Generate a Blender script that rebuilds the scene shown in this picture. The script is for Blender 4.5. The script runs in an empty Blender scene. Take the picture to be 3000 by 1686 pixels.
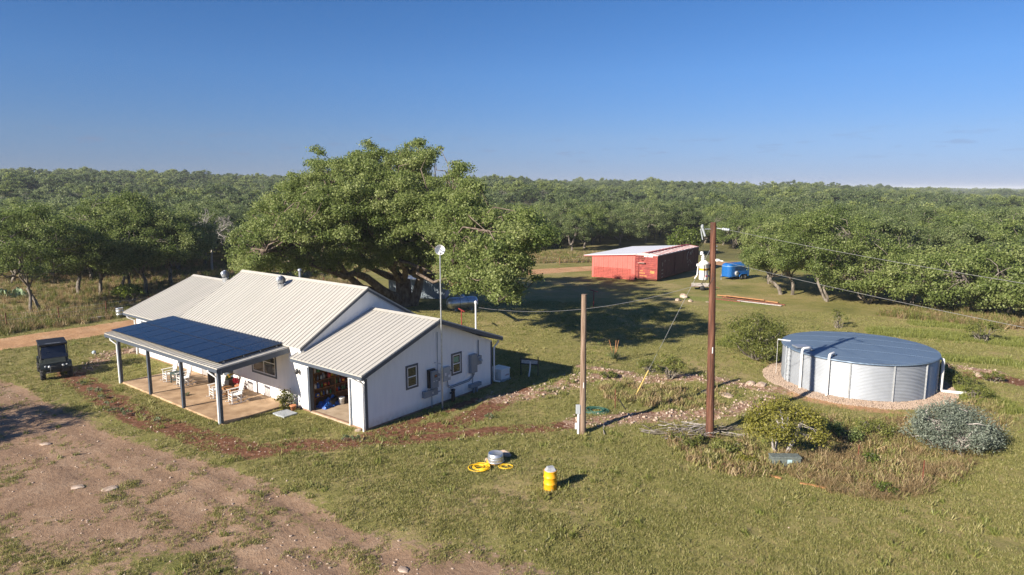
import bpy, bmesh, math, random
import numpy as np
from mathutils import Vector, Matrix, Euler

SC = bpy.context.scene
COL = SC.collection
R = math.radians
PI = math.pi

# ------------------------------------------------------------------ camera
CAM = np.array([23.129, -18.845, 11.038])
YAW, PITCH, FPX = 0.66063, -0.14900, 1939.02
cd = bpy.data.cameras.new('camera'); cam = bpy.data.objects.new('camera', cd); COL.objects.link(cam)
cam.location = CAM; cam.rotation_euler = (PI/2+PITCH, 0, YAW)
cd.sensor_fit = 'HORIZONTAL'; cd.sensor_width = 36.0; cd.lens = 36.0*FPX/3000.0
cd.clip_start = 0.2; cd.clip_end = 20000
SC.camera = cam

# ------------------------------------------------------------------ light
SUN_EL, SUN_DIR = 25.5, 78.5          # elevation; heading (deg from +x) in which shadows fall
world = bpy.data.worlds.new('World'); SC.world = world; world.use_nodes = True
wn, wl = world.node_tree.nodes, world.node_tree.links
bg = wn['Background']
sky = wn.new('ShaderNodeTexSky'); sky.sky_type = 'NISHITA'; sky.sun_disc = False
sky.sun_elevation = R(SUN_EL); sky.sun_rotation = R(270-SUN_DIR)
sky.altitude = 0; sky.air_density = 1.0; sky.dust_density = 0.0; sky.ozone_density = 10.0
bg.inputs['Strength'].default_value = 0.0595
# the far air lies lavender along the whole horizon: the same soft tint all round, by height only
wtc = wn.new('ShaderNodeTexCoord'); wsp = wn.new('ShaderNodeSeparateXYZ'); wl.new(wtc.outputs['Generated'], wsp.inputs[0])
wrp = wn.new('ShaderNodeValToRGB'); wl.new(wsp.outputs['Z'], wrp.inputs['Fac']); we = wrp.color_ramp.elements
we[0].position = 0.0; we[0].color = (0.41, 0.40, 0.56, 1); we[1].position = 1.0; we[1].color = (0.64, 0.70, 0.75, 1)
for wp_, wc_ in ((0.073, (0.64, 0.53, 0.58)), (0.16, (0.66, 0.62, 0.66)), (0.275, (0.54, 0.60, 0.65))): q = we.new(wp_); q.color = (*wc_, 1)
wmx = wn.new('ShaderNodeMix'); wmx.data_type = 'RGBA'; wmx.blend_type = 'MULTIPLY'; wmx.inputs[0].default_value = 1.0
wl.new(sky.outputs['Color'], wmx.inputs[6]); wl.new(wrp.outputs['Color'], wmx.inputs[7]); # a few faint flat scraps of cloud low down
wno = wn.new('ShaderNodeTexNoise'); wno.inputs['Scale'].default_value = 3.2; wno.inputs['Detail'].default_value = 7
wmp = wn.new('ShaderNodeMapping'); wmp.inputs['Scale'].default_value = (6, 6, 34); wl.new(wtc.outputs['Generated'], wmp.inputs['Vector']); wl.new(wmp.outputs[0], wno.inputs['Vector'])
wcr = wn.new('ShaderNodeMapRange'); wcr.inputs['From Min'].default_value = 0.56; wcr.inputs['From Max'].default_value = 0.74; wcr.inputs['To Max'].default_value = 0.5; wl.new(wno.outputs['Fac'], wcr.inputs['Value'])
wb = wn.new('ShaderNodeValToRGB'); wl.new(wsp.outputs['Z'], wb.inputs['Fac']); wbe = wb.color_ramp.elements
wbe[0].position = 0.028; wbe[0].color = (0, 0, 0, 1); wbe[1].position = 0.085; wbe[1].color = (0, 0, 0, 1); q = wbe.new(0.055); q.color = (1, 1, 1, 1)
wmu = wn.new('ShaderNodeMath'); wmu.operation = 'MULTIPLY'; wl.new(wcr.outputs[0], wmu.inputs[0]); wl.new(wb.outputs['Color'], wmu.inputs[1])
wcl = wn.new('ShaderNodeMix'); wcl.data_type = 'RGBA'; wl.new(wmu.outputs[0], wcl.inputs[0]); wl.new(wmx.outputs[2], wcl.inputs[6]); wcl.inputs[7].default_value = (1.5, 1.75, 2.6, 1)
wl.new(wcl.outputs[2], bg.inputs['Color'])
sd = bpy.data.lights.new('sun', 'SUN'); sd.energy = 3.85; sd.angle = R(0.53); sd.color = (1.0, 0.90, 0.76)
sun = bpy.data.objects.new('sun', sd); COL.objects.link(sun)
ldir = Vector((math.cos(R(SUN_DIR))*math.cos(R(SUN_EL)), math.sin(R(SUN_DIR))*math.cos(R(SUN_EL)), -math.sin(R(SUN_EL))))
sun.rotation_euler = ldir.to_track_quat('-Z', 'Y').to_euler(); sun.location = (-20, -60, 60)
vs = SC.view_settings
SC.display_settings.display_device = 'sRGB'
vs.view_transform = 'Standard'; vs.look = 'None'; vs.exposure = 1.5; vs.gamma = 1.0; vs.use_curve_mapping = False
SC.render.engine = 'CYCLES'
SC.cycles.max_bounces = 5; SC.cycles.diffuse_bounces = 3; SC.cycles.glossy_bounces = 2
SC.cycles.transmission_bounces = 4; SC.cycles.transparent_max_bounces = 6
SC.cycles.use_denoising = True; SC.cycles.denoising_prefilter = 'NONE'

# ------------------------------------------------------------------ survey helpers: where a sight line meets the ground
_fw = np.array([-math.sin(YAW)*math.cos(PITCH), math.cos(YAW)*math.cos(PITCH), math.sin(PITCH)])
_rt = np.array([math.cos(YAW), math.sin(YAW), 0.0]); _up = np.cross(_rt, _fw)
def ray(px, py): return _fw + _rt*(px-1500)/FPX - _up*(py-843)/FPX
def G(px, py, z=0.0):
    d = ray(px, py); t = (z-CAM[2])/d[2]; p = CAM+d*t
    return (float(p[0]), float(p[1]))
def AX(px, py, ax, val):
    d = ray(px, py); t = (val-CAM[ax])/d[ax]; p = CAM+d*t
    return (float(p[0]), float(p[1]), float(p[2]))
def DEP(px, py, dist):
    """point on a sight line at a horizontal distance"""
    d = ray(px, py); t = dist/math.hypot(d[0], d[1]); p = CAM+d*t
    return (float(p[0]), float(p[1]), float(p[2]))
def smooth(e0, e1, x):
    t = np.clip((x-e0)/(e1-e0), 0, 1); return t*t*(3-2*t)

# ------------------------------------------------------------------ terrain height
_AZ = np.array([-180, -60, -38, -20, 0, 8, 14.5, 22, 28, 33, 38, 60, 180.0])
_HC = np.array([12, 13, 14.0, 13.2, 10.6, 9.0, 7.0, 5.2, 3.2, -1.0, -5, -6, 0.0])
def H(x, y):
    x = np.asarray(x, float); y = np.asarray(y, float)
    dx, dy = x-CAM[0], y-CAM[1]; d = np.hypot(dx, dy)
    az = np.degrees(np.arctan2(dx*_rt[0]+dy*_rt[1], -dx*math.sin(YAW)+dy*math.cos(YAW)))
    hc = np.interp(az, _AZ, _HC)
    h = hc*smooth(110, 520, d)*(1-0.35*smooth(600, 1600, d))
    und = 1.6*np.sin(x*0.021+1.3)*np.sin(y*0.026+0.4)+0.9*np.sin(x*0.05+y*0.043)
    return h + und*smooth(95, 220, d)

# ------------------------------------------------------------------ object helpers
def tag(o, label=None, cat=None, group=None, kind=None):
    if label: o['label'] = label
    if cat: o['category'] = cat
    if group: o['group'] = group
    if kind: o['kind'] = kind
    return o
def empty(name, loc=(0, 0, 0), rz=0.0, label=None, cat=None, group=None, parent=None):
    o = bpy.data.objects.new(name, None); COL.objects.link(o); o.empty_display_size = 0.2
    o.location = loc; o.rotation_euler = (0, 0, rz)
    if parent: o.parent = parent
    return tag(o, label, cat, group)
def children(o): return [c for c in bpy.data.objects if c.parent == o]
_KIDS = {}
def copy_tree(o, parent=None):
    c = o.copy(); COL.objects.link(c); c.parent = parent
    for ch in list(o.children): copy_tree(ch, c)
    return c

class MB:
    """collects shapes, then links them as one mesh object"""
    def __init__(s): s.v = []; s.f = []; s.m = []; s.sm = []
    def add(s, vs_, fs, mi=0, smooth_=False):
        b = len(s.v); s.v += [tuple(map(float, q)) for q in vs_]
        for f in fs: s.f.append(tuple(b+i for i in f)); s.m.append(mi); s.sm.append(smooth_)
        return s
    def box(s, c, d, rz=0.0, mi=0, M=None):
        x, y, z = d[0]/2, d[1]/2, d[2]/2
        P = [(-x, -y, -z), (x, -y, -z), (x, y, -z), (-x, y, -z), (-x, -y, z), (x, -y, z), (x, y, z), (-x, y, z)]
        co, si = math.cos(rz), math.sin(rz)
        if M is None: P = [(c[0]+a*co-b*si, c[1]+a*si+b*co, c[2]+e) for a, b, e in P]
        else: P = [tuple(M @ Vector(p) + Vector(c)) for p in P]
        return s.add(P, [(3, 2, 1, 0), (4, 5, 6, 7), (0, 1, 5, 4), (1, 2, 6, 5), (2, 3, 7, 6), (3, 0, 4, 7)], mi)
    def cbox(s, c, d, b=0.02, mi=0, rz=0.0):
        """box with chamfered edges"""
        bm = bmesh.new(); bmesh.ops.create_cube(bm, size=1.0)
        for v in bm.verts: v.co = Vector((v.co.x*d[0], v.co.y*d[1], v.co.z*d[2]))
        bmesh.ops.bevel(bm, geom=bm.edges[:], offset=min(b, min(d)*0.45), segments=2, affect='EDGES', profile=0.5)
        co, si = math.cos(rz), math.sin(rz); bm.verts.index_update()
        P = [(c[0]+v.co.x*co-v.co.y*si, c[1]+v.co.x*si+v.co.y*co, c[2]+v.co.z) for v in bm.verts]
        s.add(P, [tuple(v.index for v in f.verts) for f in bm.faces], mi); bm.free(); return s
    def bar(s, p0, p1, w, h, mi=0, up=(0, 0, 1)):
        p0, p1 = Vector(p0), Vector(p1); d = (p1-p0).normalized(); u = Vector(up)
        if abs(d.dot(u)) > 0.98: u = Vector((0, 1, 0)) if abs(d.y) < 0.9 else Vector((1, 0, 0))
        a = d.cross(u).normalized(); u = a.cross(d).normalized()
        P = []
        for p in (p0, p1):
            for i, j in ((-1, -1), (1, -1), (1, 1), (-1, 1)): P.append(tuple(p+a*(i*w/2)+u*(j*h/2)))
        return s.add(P, [(0, 1, 2, 3), (7, 6, 5, 4), (0, 4, 5, 1), (1, 5, 6, 2), (2, 6, 7, 3), (3, 7, 4, 0)], mi)
    def tube(s, pts, r, n=8, mi=0, cap=True, smooth_=True):
        pts = [Vector(p) for p in pts]; rs = r if hasattr(r, '__len__') else [r]*len(pts)
        prev = None; rings = []; P = []; F = []
        for i, p in enumerate(pts):
            d = (pts[min(i+1, len(pts)-1)]-pts[max(i-1, 0)])
            d = d.normalized() if d.length > 1e-9 else Vector((0, 0, 1))
            if prev is None:
                u = Vector((0, 0, 1)) if abs(d.z) < 0.9 else Vector((1, 0, 0)); a = d.cross(u).normalized()
            else:
                a = prev-d*prev.dot(d); a = a.normalized() if a.length > 1e-6 else d.orthogonal().normalized()
            prev = a; b = d.cross(a)
            for k in range(n):
                t = 2*PI*k/n; P.append(tuple(p+(a*math.cos(t)+b*math.sin(t))*rs[i]))
        for i in range(len(pts)-1):
            for k in range(n):
                F.append((i*n+k, i*n+(k+1) % n, (i+1)*n+(k+1) % n, (i+1)*n+k))
        s.add(P, F, mi, smooth_)
        if cap:
            s.add([P[k] for k in range(n)], [tuple(reversed(range(n)))], mi)
            s.add([P[(len(pts)-1)*n+k] for k in range(n)], [tuple(range(n))], mi)
        return s
    def lathe(s, prof, c=(0, 0, 0), n=24, mi=0, smooth_=True, M=None):
        """prof: list of (radius, z)"""
        P = []; F = []
        for r_, z in prof:
            for k in range(n):
                t = 2*PI*k/n; q = Vector((r_*math.cos(t), r_*math.sin(t), z))
                if M is not None: q = M @ q
                P.append((q.x+c[0], q.y+c[1], q.z+c[2]))
        for i in range(len(prof)-1):
            for k in range(n): F.append((i*n+k, i*n+(k+1) % n, (i+1)*n+(k+1) % n, (i+1)*n+k))
        return s.add(P, F, mi, smooth_)
    def prism(s, poly, axis, a0, a1, mi=0):
        """polygon of 2-D points extruded along axis 0/1/2"""
        n = len(poly); P = []
        for a in (a0, a1):
            for u, w in poly:
                q = [u, w]; q.insert(axis, a); P.append(tuple(q))
        return s.add(P, [tuple(reversed(range(n))), tuple(range(n, 2*n))]+[(i, (i+1) % n, n+(i+1) % n, n+i) for i in range(n)], mi)
    def blob(s, c, rad, rng, n=1, mi=0, jag=0.25, smooth_=False):
        bm = bmesh.new(); bmesh.ops.create_icosphere(bm, subdivisions=n, radius=1.0); bm.verts.index_update()
        P = [(c[0]+v.co.x*rad[0]*(1+rng.uniform(-jag, jag)), c[1]+v.co.y*rad[1]*(1+rng.uniform(-jag, jag)), c[2]+v.co.z*rad[2]*(1+rng.uniform(-jag, jag))) for v in bm.verts]
        s.add(P, [tuple(v.index for v in f.verts) for f in bm.faces], mi, smooth_); bm.free(); return s
    def mesh(s, name, mats):
        me = bpy.data.meshes.new(name); me.from_pydata(s.v, [], s.f)
        for m in (mats if isinstance(mats, (list, tuple)) else [mats]): me.materials.append(m)
        me.polygons.foreach_set('material_index', s.m); me.polygons.foreach_set('use_smooth', s.sm)
        bm = bmesh.new(); bm.from_mesh(me); bmesh.ops.recalc_face_normals(bm, faces=bm.faces[:]); bm.to_mesh(me); bm.free()
        me.update(); return me
    def build(s, name, mats, parent=None, loc=(0, 0, 0), rz=0.0, label=None, cat=None, group=None, kind=None):
        o = bpy.data.objects.new(name, s.mesh(name, mats)); COL.objects.link(o)
        if parent: o.parent = parent
        o.location = loc; o.rotation_euler = (0, 0, rz)
        return tag(o, label, cat, group, kind)

def quads_mesh(name, V, mat, tint=None, nper=4):
    """fast mesh of loose polygons: V is (n*nper, 3)"""
    n = len(V)//nper; me = bpy.data.meshes.new(name)
    me.vertices.add(len(V)); me.vertices.foreach_set('co', np.asarray(V, np.float32).ravel())
    me.loops.add(len(V)); me.loops.foreach_set('vertex_index', np.arange(len(V), dtype=np.int32))
    me.polygons.add(n); me.polygons.foreach_set('loop_start', np.arange(0, len(V), nper, dtype=np.int32))
    try: me.polygons.foreach_set('loop_total', np.full(n, nper, np.int32))
    except Exception: pass
    if tint is not None:
        a = me.attributes.new('tint', 'FLOAT', 'POINT'); a.data.foreach_set('value', np.repeat(np.asarray(tint, np.float32), nper))
    me.materials.append(mat); me.update(calc_edges=True); return me

# ------------------------------------------------------------------ materials
def nmat(name):
    m = bpy.data.materials.new(name); m.use_nodes = True
    nt = m.node_tree; return m, nt, nt.nodes, nt.links, nt.nodes['Principled BSDF']
def tint_in(nt, c):  # rgb tuple -> rgba
    return (c[0], c[1], c[2], 1.0)
def mat(name, col, rough=0.6, metal=0.0, var=0.12, scale=6.0, bump=0.0, bscale=40.0, spec=0.5, col2=None, stretch=None, dirt=None):
    """plain painted / worn surface: colour with noise variation, optional second colour in patches, optional bump"""
    m, nt, N, L, P = nmat(name)
    tc = N.new('ShaderNodeTexCoord'); mp = N.new('ShaderNodeMapping'); L.new(tc.outputs['Object'], mp.inputs['Vector'])
    if stretch: mp.inputs['Scale'].default_value = stretch
    no = N.new('ShaderNodeTexNoise'); no.inputs['Scale'].default_value = scale; no.inputs['Detail'].default_value = 5
    L.new(mp.outputs['Vector'], no.inputs['Vector'])
    rp = N.new('ShaderNodeValToRGB'); L.new(no.outputs['Fac'], rp.inputs['Fac'])
    c2 = col2 if col2 else tuple(min(1, q*(1+var)) for q in col)
    c1 = tuple(q*(1-var) for q in col)
    rp.color_ramp.elements[0].position = 0.35; rp.color_ramp.elements[0].color = (*c1, 1)
    rp.color_ramp.elements[1].position = 0.65; rp.color_ramp.elements[1].color = (*c2, 1)
    L.new(rp.outputs['Color'], P.inputs['Base Color'])
    P.inputs['Roughness'].default_value = rough; P.inputs['Metallic'].default_value = metal
    P.inputs['Specular IOR Level'].default_value = spec
    if bump:
        nb = N.new('ShaderNodeTexNoise'); nb.inputs['Scale'].default_value = bscale; nb.inputs['Detail'].default_value = 4
        L.new(mp.outputs['Vector'], nb.inputs['Vector'])
        b = N.new('ShaderNodeBump'); b.inputs['Strength'].default_value = bump; b.inputs['Distance'].default_value = 0.02
        L.new(nb.outputs['Fac'], b.inputs['Height']); L.new(b.outputs['Normal'], P.inputs['Normal'])
    return m
def leaf_mat(name, c0, c1, c2, rough=0.5, trans=0.52, hue=0.25):
    """leaf: colour from the leaf's own tint and the plant's own random value; a little light comes through"""
    m, nt, N, L, P = nmat(name)
    at = N.new('ShaderNodeAttribute'); at.attribute_name = 'tint'
    oi = N.new('ShaderNodeObjectInfo')
    ad = N.new('ShaderNodeMath'); ad.operation = 'MULTIPLY_ADD'; ad.inputs[1].default_value = hue; ad.inputs[2].default_value = -hue/2
    L.new(oi.outputs['Random'], ad.inputs[0])
    su = N.new('ShaderNodeMath'); su.operation = 'ADD'; L.new(at.outputs['Fac'], su.inputs[0]); L.new(ad.outputs[0], su.inputs[1])
    rp = N.new('ShaderNodeValToRGB'); e = rp.color_ramp.elements
    e[0].position = 0.0; e[0].color = (*c0, 1); e[1].position = 1.0; e[1].color = (*c2, 1)
    k = e.new(0.5); k.color = (*c1, 1)
    L.new(su.outputs[0], rp.inputs['Fac']); L.new(rp.outputs['Color'], P.inputs['Base Color'])
    P.inputs['Roughness'].default_value = rough; P.inputs['Specular IOR Level'].default_value = 0.35
    tr = N.new('ShaderNodeBsdfTranslucent'); L.new(rp.outputs['Color'], tr.inputs['Color'])
    mx = N.new('ShaderNodeMixShader'); mx.inputs['Fac'].default_value = trans
    L.new(P.outputs[0], mx.inputs[1]); L.new(tr.outputs[0], mx.inputs[2])
    L.new(mx.outputs[0], N['Material Output'].inputs['Surface'])
    return m
def glass_mat(name, col=(0.02, 0.025, 0.03), rough=0.05):
    m, nt, N, L, P = nmat(name)
    no = N.new('ShaderNodeTexNoise'); no.inputs['Scale'].default_value = 2.0
    rp = N.new('ShaderNodeValToRGB'); rp.color_ramp.elements[0].color = (*[q*0.6 for q in col], 1); rp.color_ramp.elements[1].color = (*[q*1.5 for q in col], 1)
    L.new(no.outputs['Fac'], rp.inputs['Fac']); L.new(rp.outputs['Color'], P.inputs['Base Color'])
    P.inputs['Roughness'].default_value = rough; P.inputs['Specular IOR Level'].default_value = 0.7; return m

M = {}
M['siding'] = None
M['white'] = mat('white_paint', (0.72, 0.72, 0.72), 0.5, var=0.04)
M['pvc'] = mat('white_pvc', (0.70, 0.70, 0.69), 0.35, var=0.05)
M['trim'] = mat('slate_trim', (0.060, 0.075, 0.100), 0.5, var=0.1)
M['roof'] = mat('ivory_metal_roof', (0.40, 0.385, 0.35), 0.45, var=0.07, scale=1.0, spec=0.5, stretch=(7, 0.35, 0.35))
M['porchroof'] = mat('ivory_porch_metal', (0.43, 0.41, 0.365), 0.45, var=0.10, scale=3.0)
M['concrete'] = mat('stained_concrete', (0.36, 0.23, 0.13), 0.75, var=0.25, scale=1.3, bump=0.15, col2=(0.46, 0.32, 0.20))
M['garagefloor'] = mat('garage_concrete', (0.42, 0.32, 0.22), 0.75, var=0.2, scale=2.0, col2=(0.48, 0.38, 0.28))
M['foundation'] = mat('brown_foundation', (0.24, 0.15, 0.10), 0.85, var=0.25, scale=4.0, bump=0.3)
M['galv'] = mat('galvanized_steel', (0.55, 0.58, 0.62), 0.35, metal=0.75, var=0.12, scale=8)
M['galvdull'] = mat('dull_galvanized', (0.45, 0.47, 0.49), 0.5, metal=0.4, var=0.15, scale=8)
M['elec'] = mat('grey_enamel', (0.20, 0.235, 0.27), 0.45, var=0.06)
M['eleclight'] = mat('light_grey_enamel', (0.34, 0.37, 0.40), 0.45, var=0.06)
M['black'] = mat('black_plastic', (0.012, 0.012, 0.014), 0.45, var=0.2)
M['blackmetal'] = mat('black_iron', (0.02, 0.02, 0.022), 0.5, var=0.3)
M['rubber'] = mat('tyre_rubber', (0.02, 0.02, 0.021), 0.8, var=0.2, bump=0.3)
M['redsteel'] = mat('red_primer_steel', (0.22, 0.028, 0.022), 0.55, var=0.25)
M['rust'] = mat('rusty_steel', (0.16, 0.055, 0.03), 0.8, var=0.4, scale=10)
M['wood'] = mat('brown_wood', (0.22, 0.11, 0.045), 0.65, var=0.3, scale=8, stretch=(1, 1, 0.2))
M['shelf'] = mat('shelf_plywood', (0.24, 0.11, 0.04), 0.7, var=0.25, scale=5)
M['bucket'] = mat('white_bucket_plastic', (0.68, 0.68, 0.66), 0.4, var=0.04)
M['yellow'] = mat('yellow_paint', (0.72, 0.36, 0.012), 0.42, var=0.10, scale=5)
M['hose'] = mat('yellow_hose', (0.70, 0.42, 0.01), 0.45, var=0.08)
M['tarp'] = mat('blue_tarp', (0.015, 0.10, 0.42), 0.4, var=0.2)
M['glass'] = glass_mat('window_glass')
M['terra'] = mat('terracotta', (0.50, 0.20, 0.09), 0.8, var=0.12)
M['rock'] = mat('pale_limestone', (0.34, 0.24, 0.175), 0.9, var=0.3, scale=3, bump=0.4, col2=(0.52, 0.42, 0.34))
M['bark'] = mat('grey_bark', (0.13, 0.105, 0.08), 0.9, var=0.45, scale=5, bump=0.6, bscale=12, col2=(0.24, 0.21, 0.18), stretch=(1, 1, 0.4))
M['barkoak'] = mat('red_brown_bark', (0.115, 0.075, 0.052), 0.9, var=0.4, scale=4, bump=0.9, bscale=9, col2=(0.19, 0.15, 0.12), stretch=(1, 1, 0.5))
M['deadwood'] = mat('bleached_deadwood', (0.34, 0.31, 0.29), 0.9, var=0.2)
M['oakleaf'] = leaf_mat('oak_leaves', (0.095, 0.140, 0.034), (0.205, 0.262, 0.074), (0.36, 0.40, 0.16))
M['oakgrey'] = leaf_mat('grey_oak_leaves', (0.088, 0.126, 0.042), (0.178, 0.228, 0.084), (0.30, 0.34, 0.155))
M['greyleaf'] = leaf_mat('grey_thin_leaves', (0.11, 0.12, 0.075), (0.19, 0.20, 0.13), (0.30, 0.31, 0.22), hue=0.3)
M['farleaf'] = leaf_mat('distant_oak_leaves', (0.078, 0.116, 0.044), (0.150, 0.202, 0.078), (0.25, 0.295, 0.135), hue=0.75)
M['limeleaf'] = leaf_mat('lime_leaves', (0.07, 0.11, 0.010), (0.15, 0.20, 0.018), (0.24, 0.28, 0.04), trans=0.35)
M['mesqleaf'] = leaf_mat('mesquite_leaves', (0.075, 0.095, 0.018), (0.145, 0.165, 0.036), (0.24, 0.25, 0.07), trans=0.35)
M['yelleaf'] = leaf_mat('yellow_green_leaves', (0.10, 0.105, 0.014), (0.20, 0.195, 0.032), (0.31, 0.285, 0.065), trans=0.35)
M['blueleaf'] = leaf_mat('blue_grey_leaves', (0.08, 0.10, 0.075), (0.15, 0.18, 0.135), (0.26, 0.29, 0.23), trans=0.2)
M['cedarleaf'] = leaf_mat('cedar_leaves', (0.035, 0.055, 0.008), (0.075, 0.11, 0.014), (0.13, 0.17, 0.025), trans=0.2)
M['palegreen'] = leaf_mat('pale_weed_leaves', (0.10, 0.13, 0.06), (0.17, 0.21, 0.10), (0.26, 0.30, 0.16), trans=0.3)
M['straw'] = leaf_mat('dry_straw', (0.16, 0.11, 0.05), (0.28, 0.20, 0.10), (0.42, 0.32, 0.18), trans=0.3)
M['grassblade'] = leaf_mat('lawn_blades', (0.155, 0.165, 0.042), (0.27, 0.27, 0.086), (0.41, 0.36, 0.165), trans=0.35, hue=0.5)
M['lush'] = leaf_mat('lush_blades', (0.12, 0.15, 0.03), (0.19, 0.215, 0.05), (0.28, 0.29, 0.085), trans=0.35)
# siding: white board siding with vertical grooves in relief
m, nt, N, L, P = nmat('white_groove_siding')
tc = N.new('ShaderNodeTexCoord'); sp = N.new('ShaderNodeSeparateXYZ'); L.new(tc.outputs['Object'], sp.inputs[0])
sx = N.new('ShaderNodeMath'); sx.operation = 'ADD'; L.new(sp.outputs['X'], sx.inputs[0]); L.new(sp.outputs['Y'], sx.inputs[1])
fr = N.new('ShaderNodeMath'); fr.operation = 'PINGPONG'; fr.inputs[1].default_value = 0.1016; L.new(sx.outputs[0], fr.inputs[0])
mr = N.new('ShaderNodeMapRange'); mr.inputs['From Min'].default_value = 0.0; mr.inputs['From Max'].default_value = 0.014; L.new(fr.outputs[0], mr.inputs['Value'])
bp = N.new('ShaderNodeBump'); bp.inputs['Strength'].default_value = 1.0; bp.inputs['Distance'].default_value = 0.012
L.new(mr.outputs[0], bp.inputs['Height']); L.new(bp.outputs['Normal'], P.inputs['Normal'])
no = N.new('ShaderNodeTexNoise'); no.inputs['Scale'].default_value = 1.5; no.inputs['Detail'].default_value = 6
mp = N.new('ShaderNodeMapping'); mp.inputs['Scale'].default_value = (3, 3, 0.5); L.new(tc.outputs['Object'], mp.inputs['Vector']); L.new(mp.outputs[0], no.inputs['Vector'])
rp = N.new('ShaderNodeValToRGB'); rp.color_ramp.elements[0].color = (0.80, 0.805, 0.81, 1); rp.color_ramp.elements[1].color = (0.85, 0.855, 0.855, 1)
rp.color_ramp.elements[0].position = 0.3; rp.color_ramp.elements[1].position = 0.6
L.new(no.outputs['Fac'], rp.inputs['Fac']); P.inputs['Roughness'].default_value = 0.6
zr = N.new('ShaderNodeMapRange'); zr.inputs['From Min'].default_value = 0.55; zr.inputs['From Max'].default_value = 0.05; L.new(sp.outputs['Z'], zr.inputs['Value'])
n2 = N.new('ShaderNodeTexNoise'); n2.inputs['Scale'].default_value = 5.0; n2.inputs['Detail'].default_value = 6; L.new(tc.outputs['Object'], n2.inputs['Vector'])
mu = N.new('ShaderNodeMath'); mu.operation = 'MULTIPLY'; L.new(zr.outputs[0], mu.inputs[0]); L.new(n2.outputs['Fac'], mu.inputs[1])
mxd = N.new('ShaderNodeMix'); mxd.data_type = 'RGBA'; L.new(mu.outputs[0], mxd.inputs[0]); L.new(rp.outputs['Color'], mxd.inputs[6]); mxd.inputs[7].default_value = (0.42, 0.30, 0.23, 1)
L.new(mxd.outputs[2], P.inputs['Base Color'])
M['siding'] = m
# ------------------------------------------------------------------ where things lie on the ground (surveyed outlines)
def W(px): return [G(*p) for p in px]
def seg_d(X, Y, line):
    best = np.full(X.shape, 1e9)
    for (x0, y0), (x1, y1) in zip(line[:-1], line[1:]):
        dx, dy = x1-x0, y1-y0; l2 = dx*dx+dy*dy+1e-9
        t = np.clip(((X-x0)*dx+(Y-y0)*dy)/l2, 0, 1)
        best = np.minimum(best, np.hypot(X-x0-t*dx, Y-y0-t*dy))
    return best
def inside(X, Y, poly):
    c = np.zeros(X.shape, bool); n = len(poly)
    for i in range(n):
        x0, y0 = poly[i]; x1, y1 = poly[(i+1) % n]
        if y0 == y1: continue
        k = ((y0 > Y) != (y1 > Y)) & (X < (x1-x0)*(Y-y0)/(y1-y0)+x0)
        c ^= k
    return c
def poly_m(X, Y, poly, soft):
    d = seg_d(X, Y, poly+poly[:1]); s = np.where(inside(X, Y, poly), d, -d)
    return smooth(-soft, soft, s)
def line_m(X, Y, line, w, soft): return 1-smooth(w-soft, w+soft, seg_d(X, Y, line))

DRIVE = W([(-260, 1100), (0, 1118), (110, 1150), (200, 1190), (290, 1235), (345, 1275), (420, 1295), (520, 1320), (600, 1350), (690, 1385), (780, 1425),
           (900, 1467), (1000, 1537), (1130, 1578), (1250, 1590), (1400, 1600), (1560, 1625), (1620, 1690), (1500, 1880), (0, 1880), (-500, 1500)])
TRACKS = [W([(-100, 1085), (60, 1150), (150, 1205), (300, 1285), (445, 1330), (587, 1367), (720, 1410), (900, 1500), (1050, 1590), (1200, 1650)]),
          W([(200, 1260), (400, 1350), (620, 1440), (800, 1530), (960, 1620), (1080, 1700)]), W([(-80, 1240), (80, 1310), (260, 1390), (470, 1500), (640, 1590), (820, 1680)]),
          W([(-60, 1180), (121, 1264), (324, 1359), (546, 1484), (688, 1553), (890, 1622), (1100, 1720)])]
LOWGRASS = W([(430, 1600), (560, 1590), (680, 1610), (760, 1660), (800, 1760), (300, 1760), (-60, 1690), (-60, 1560), (60, 1540), (160, 1600)])
MULCH = [(W([(205, 1085), (227, 1112), (283, 1148), (344, 1189), (405, 1221), (486, 1250), (587, 1280), (660, 1306), (769, 1322), (890, 1304)]), 0.62),
         (W([(890, 1304), (1000, 1304), (1100, 1285), (1200, 1258), (1330, 1245), (1415, 1210), (1475, 1172), (1545, 1150)]), 0.55),
         (W([(1050, 1297), (1200, 1285), (1335, 1278), (1457, 1262), (1597, 1255), (1719, 1241), (1817, 1227), (1900, 1215)]), 0.42),
         (W([(1080, 1275), (1200, 1238), (1300, 1205), (1400, 1170)]), 0.30),
         (W([(2880, 1105), (2950, 1115), (3050, 1130)]), 0.8), (W([(2610, 1230), (2680, 1228)]), 0.35)]
RUBBLE = [(W([(1440, 1172), (1545, 1161), (1614, 1143), (1684, 1119), (1754, 1105), (1859, 1115), (1964, 1108), (2086, 1112), (2156, 1126), (2270, 1145)]), 0.75),
          (W([(1690, 1240), (1780, 1236), (1877, 1230), (1964, 1220), (2069, 1217), (2156, 1206), (2250, 1172)]), 0.75),
          (W([(1700, 1075), (1790, 1091), (1850, 1098)]), 0.4),
          (W([(245, 1085), (300, 1048), (345, 1030), (405, 1030)]), 0.7),
          (W([(2780, 1075), (2860, 1085), (2920, 1095)]), 0.5)]
ROAD = [(-37, -30), (-35, -14), (-34, -4), (-33.8, 4), (-33.5, 12), (-32.5, 20), (-30.5, 27), (-27, 33)] + W([(1290, 818), (1350, 812), (1500, 801), (1740, 786)]) + [(-19, 66), (-12, 78), (2, 84)]
SPUR = [(-34, -7), (-29, -9.5), (-24, -10), (-18, -10), (-12, -11)]
TC = (16.05, 22.6); TR = 3.95
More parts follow.
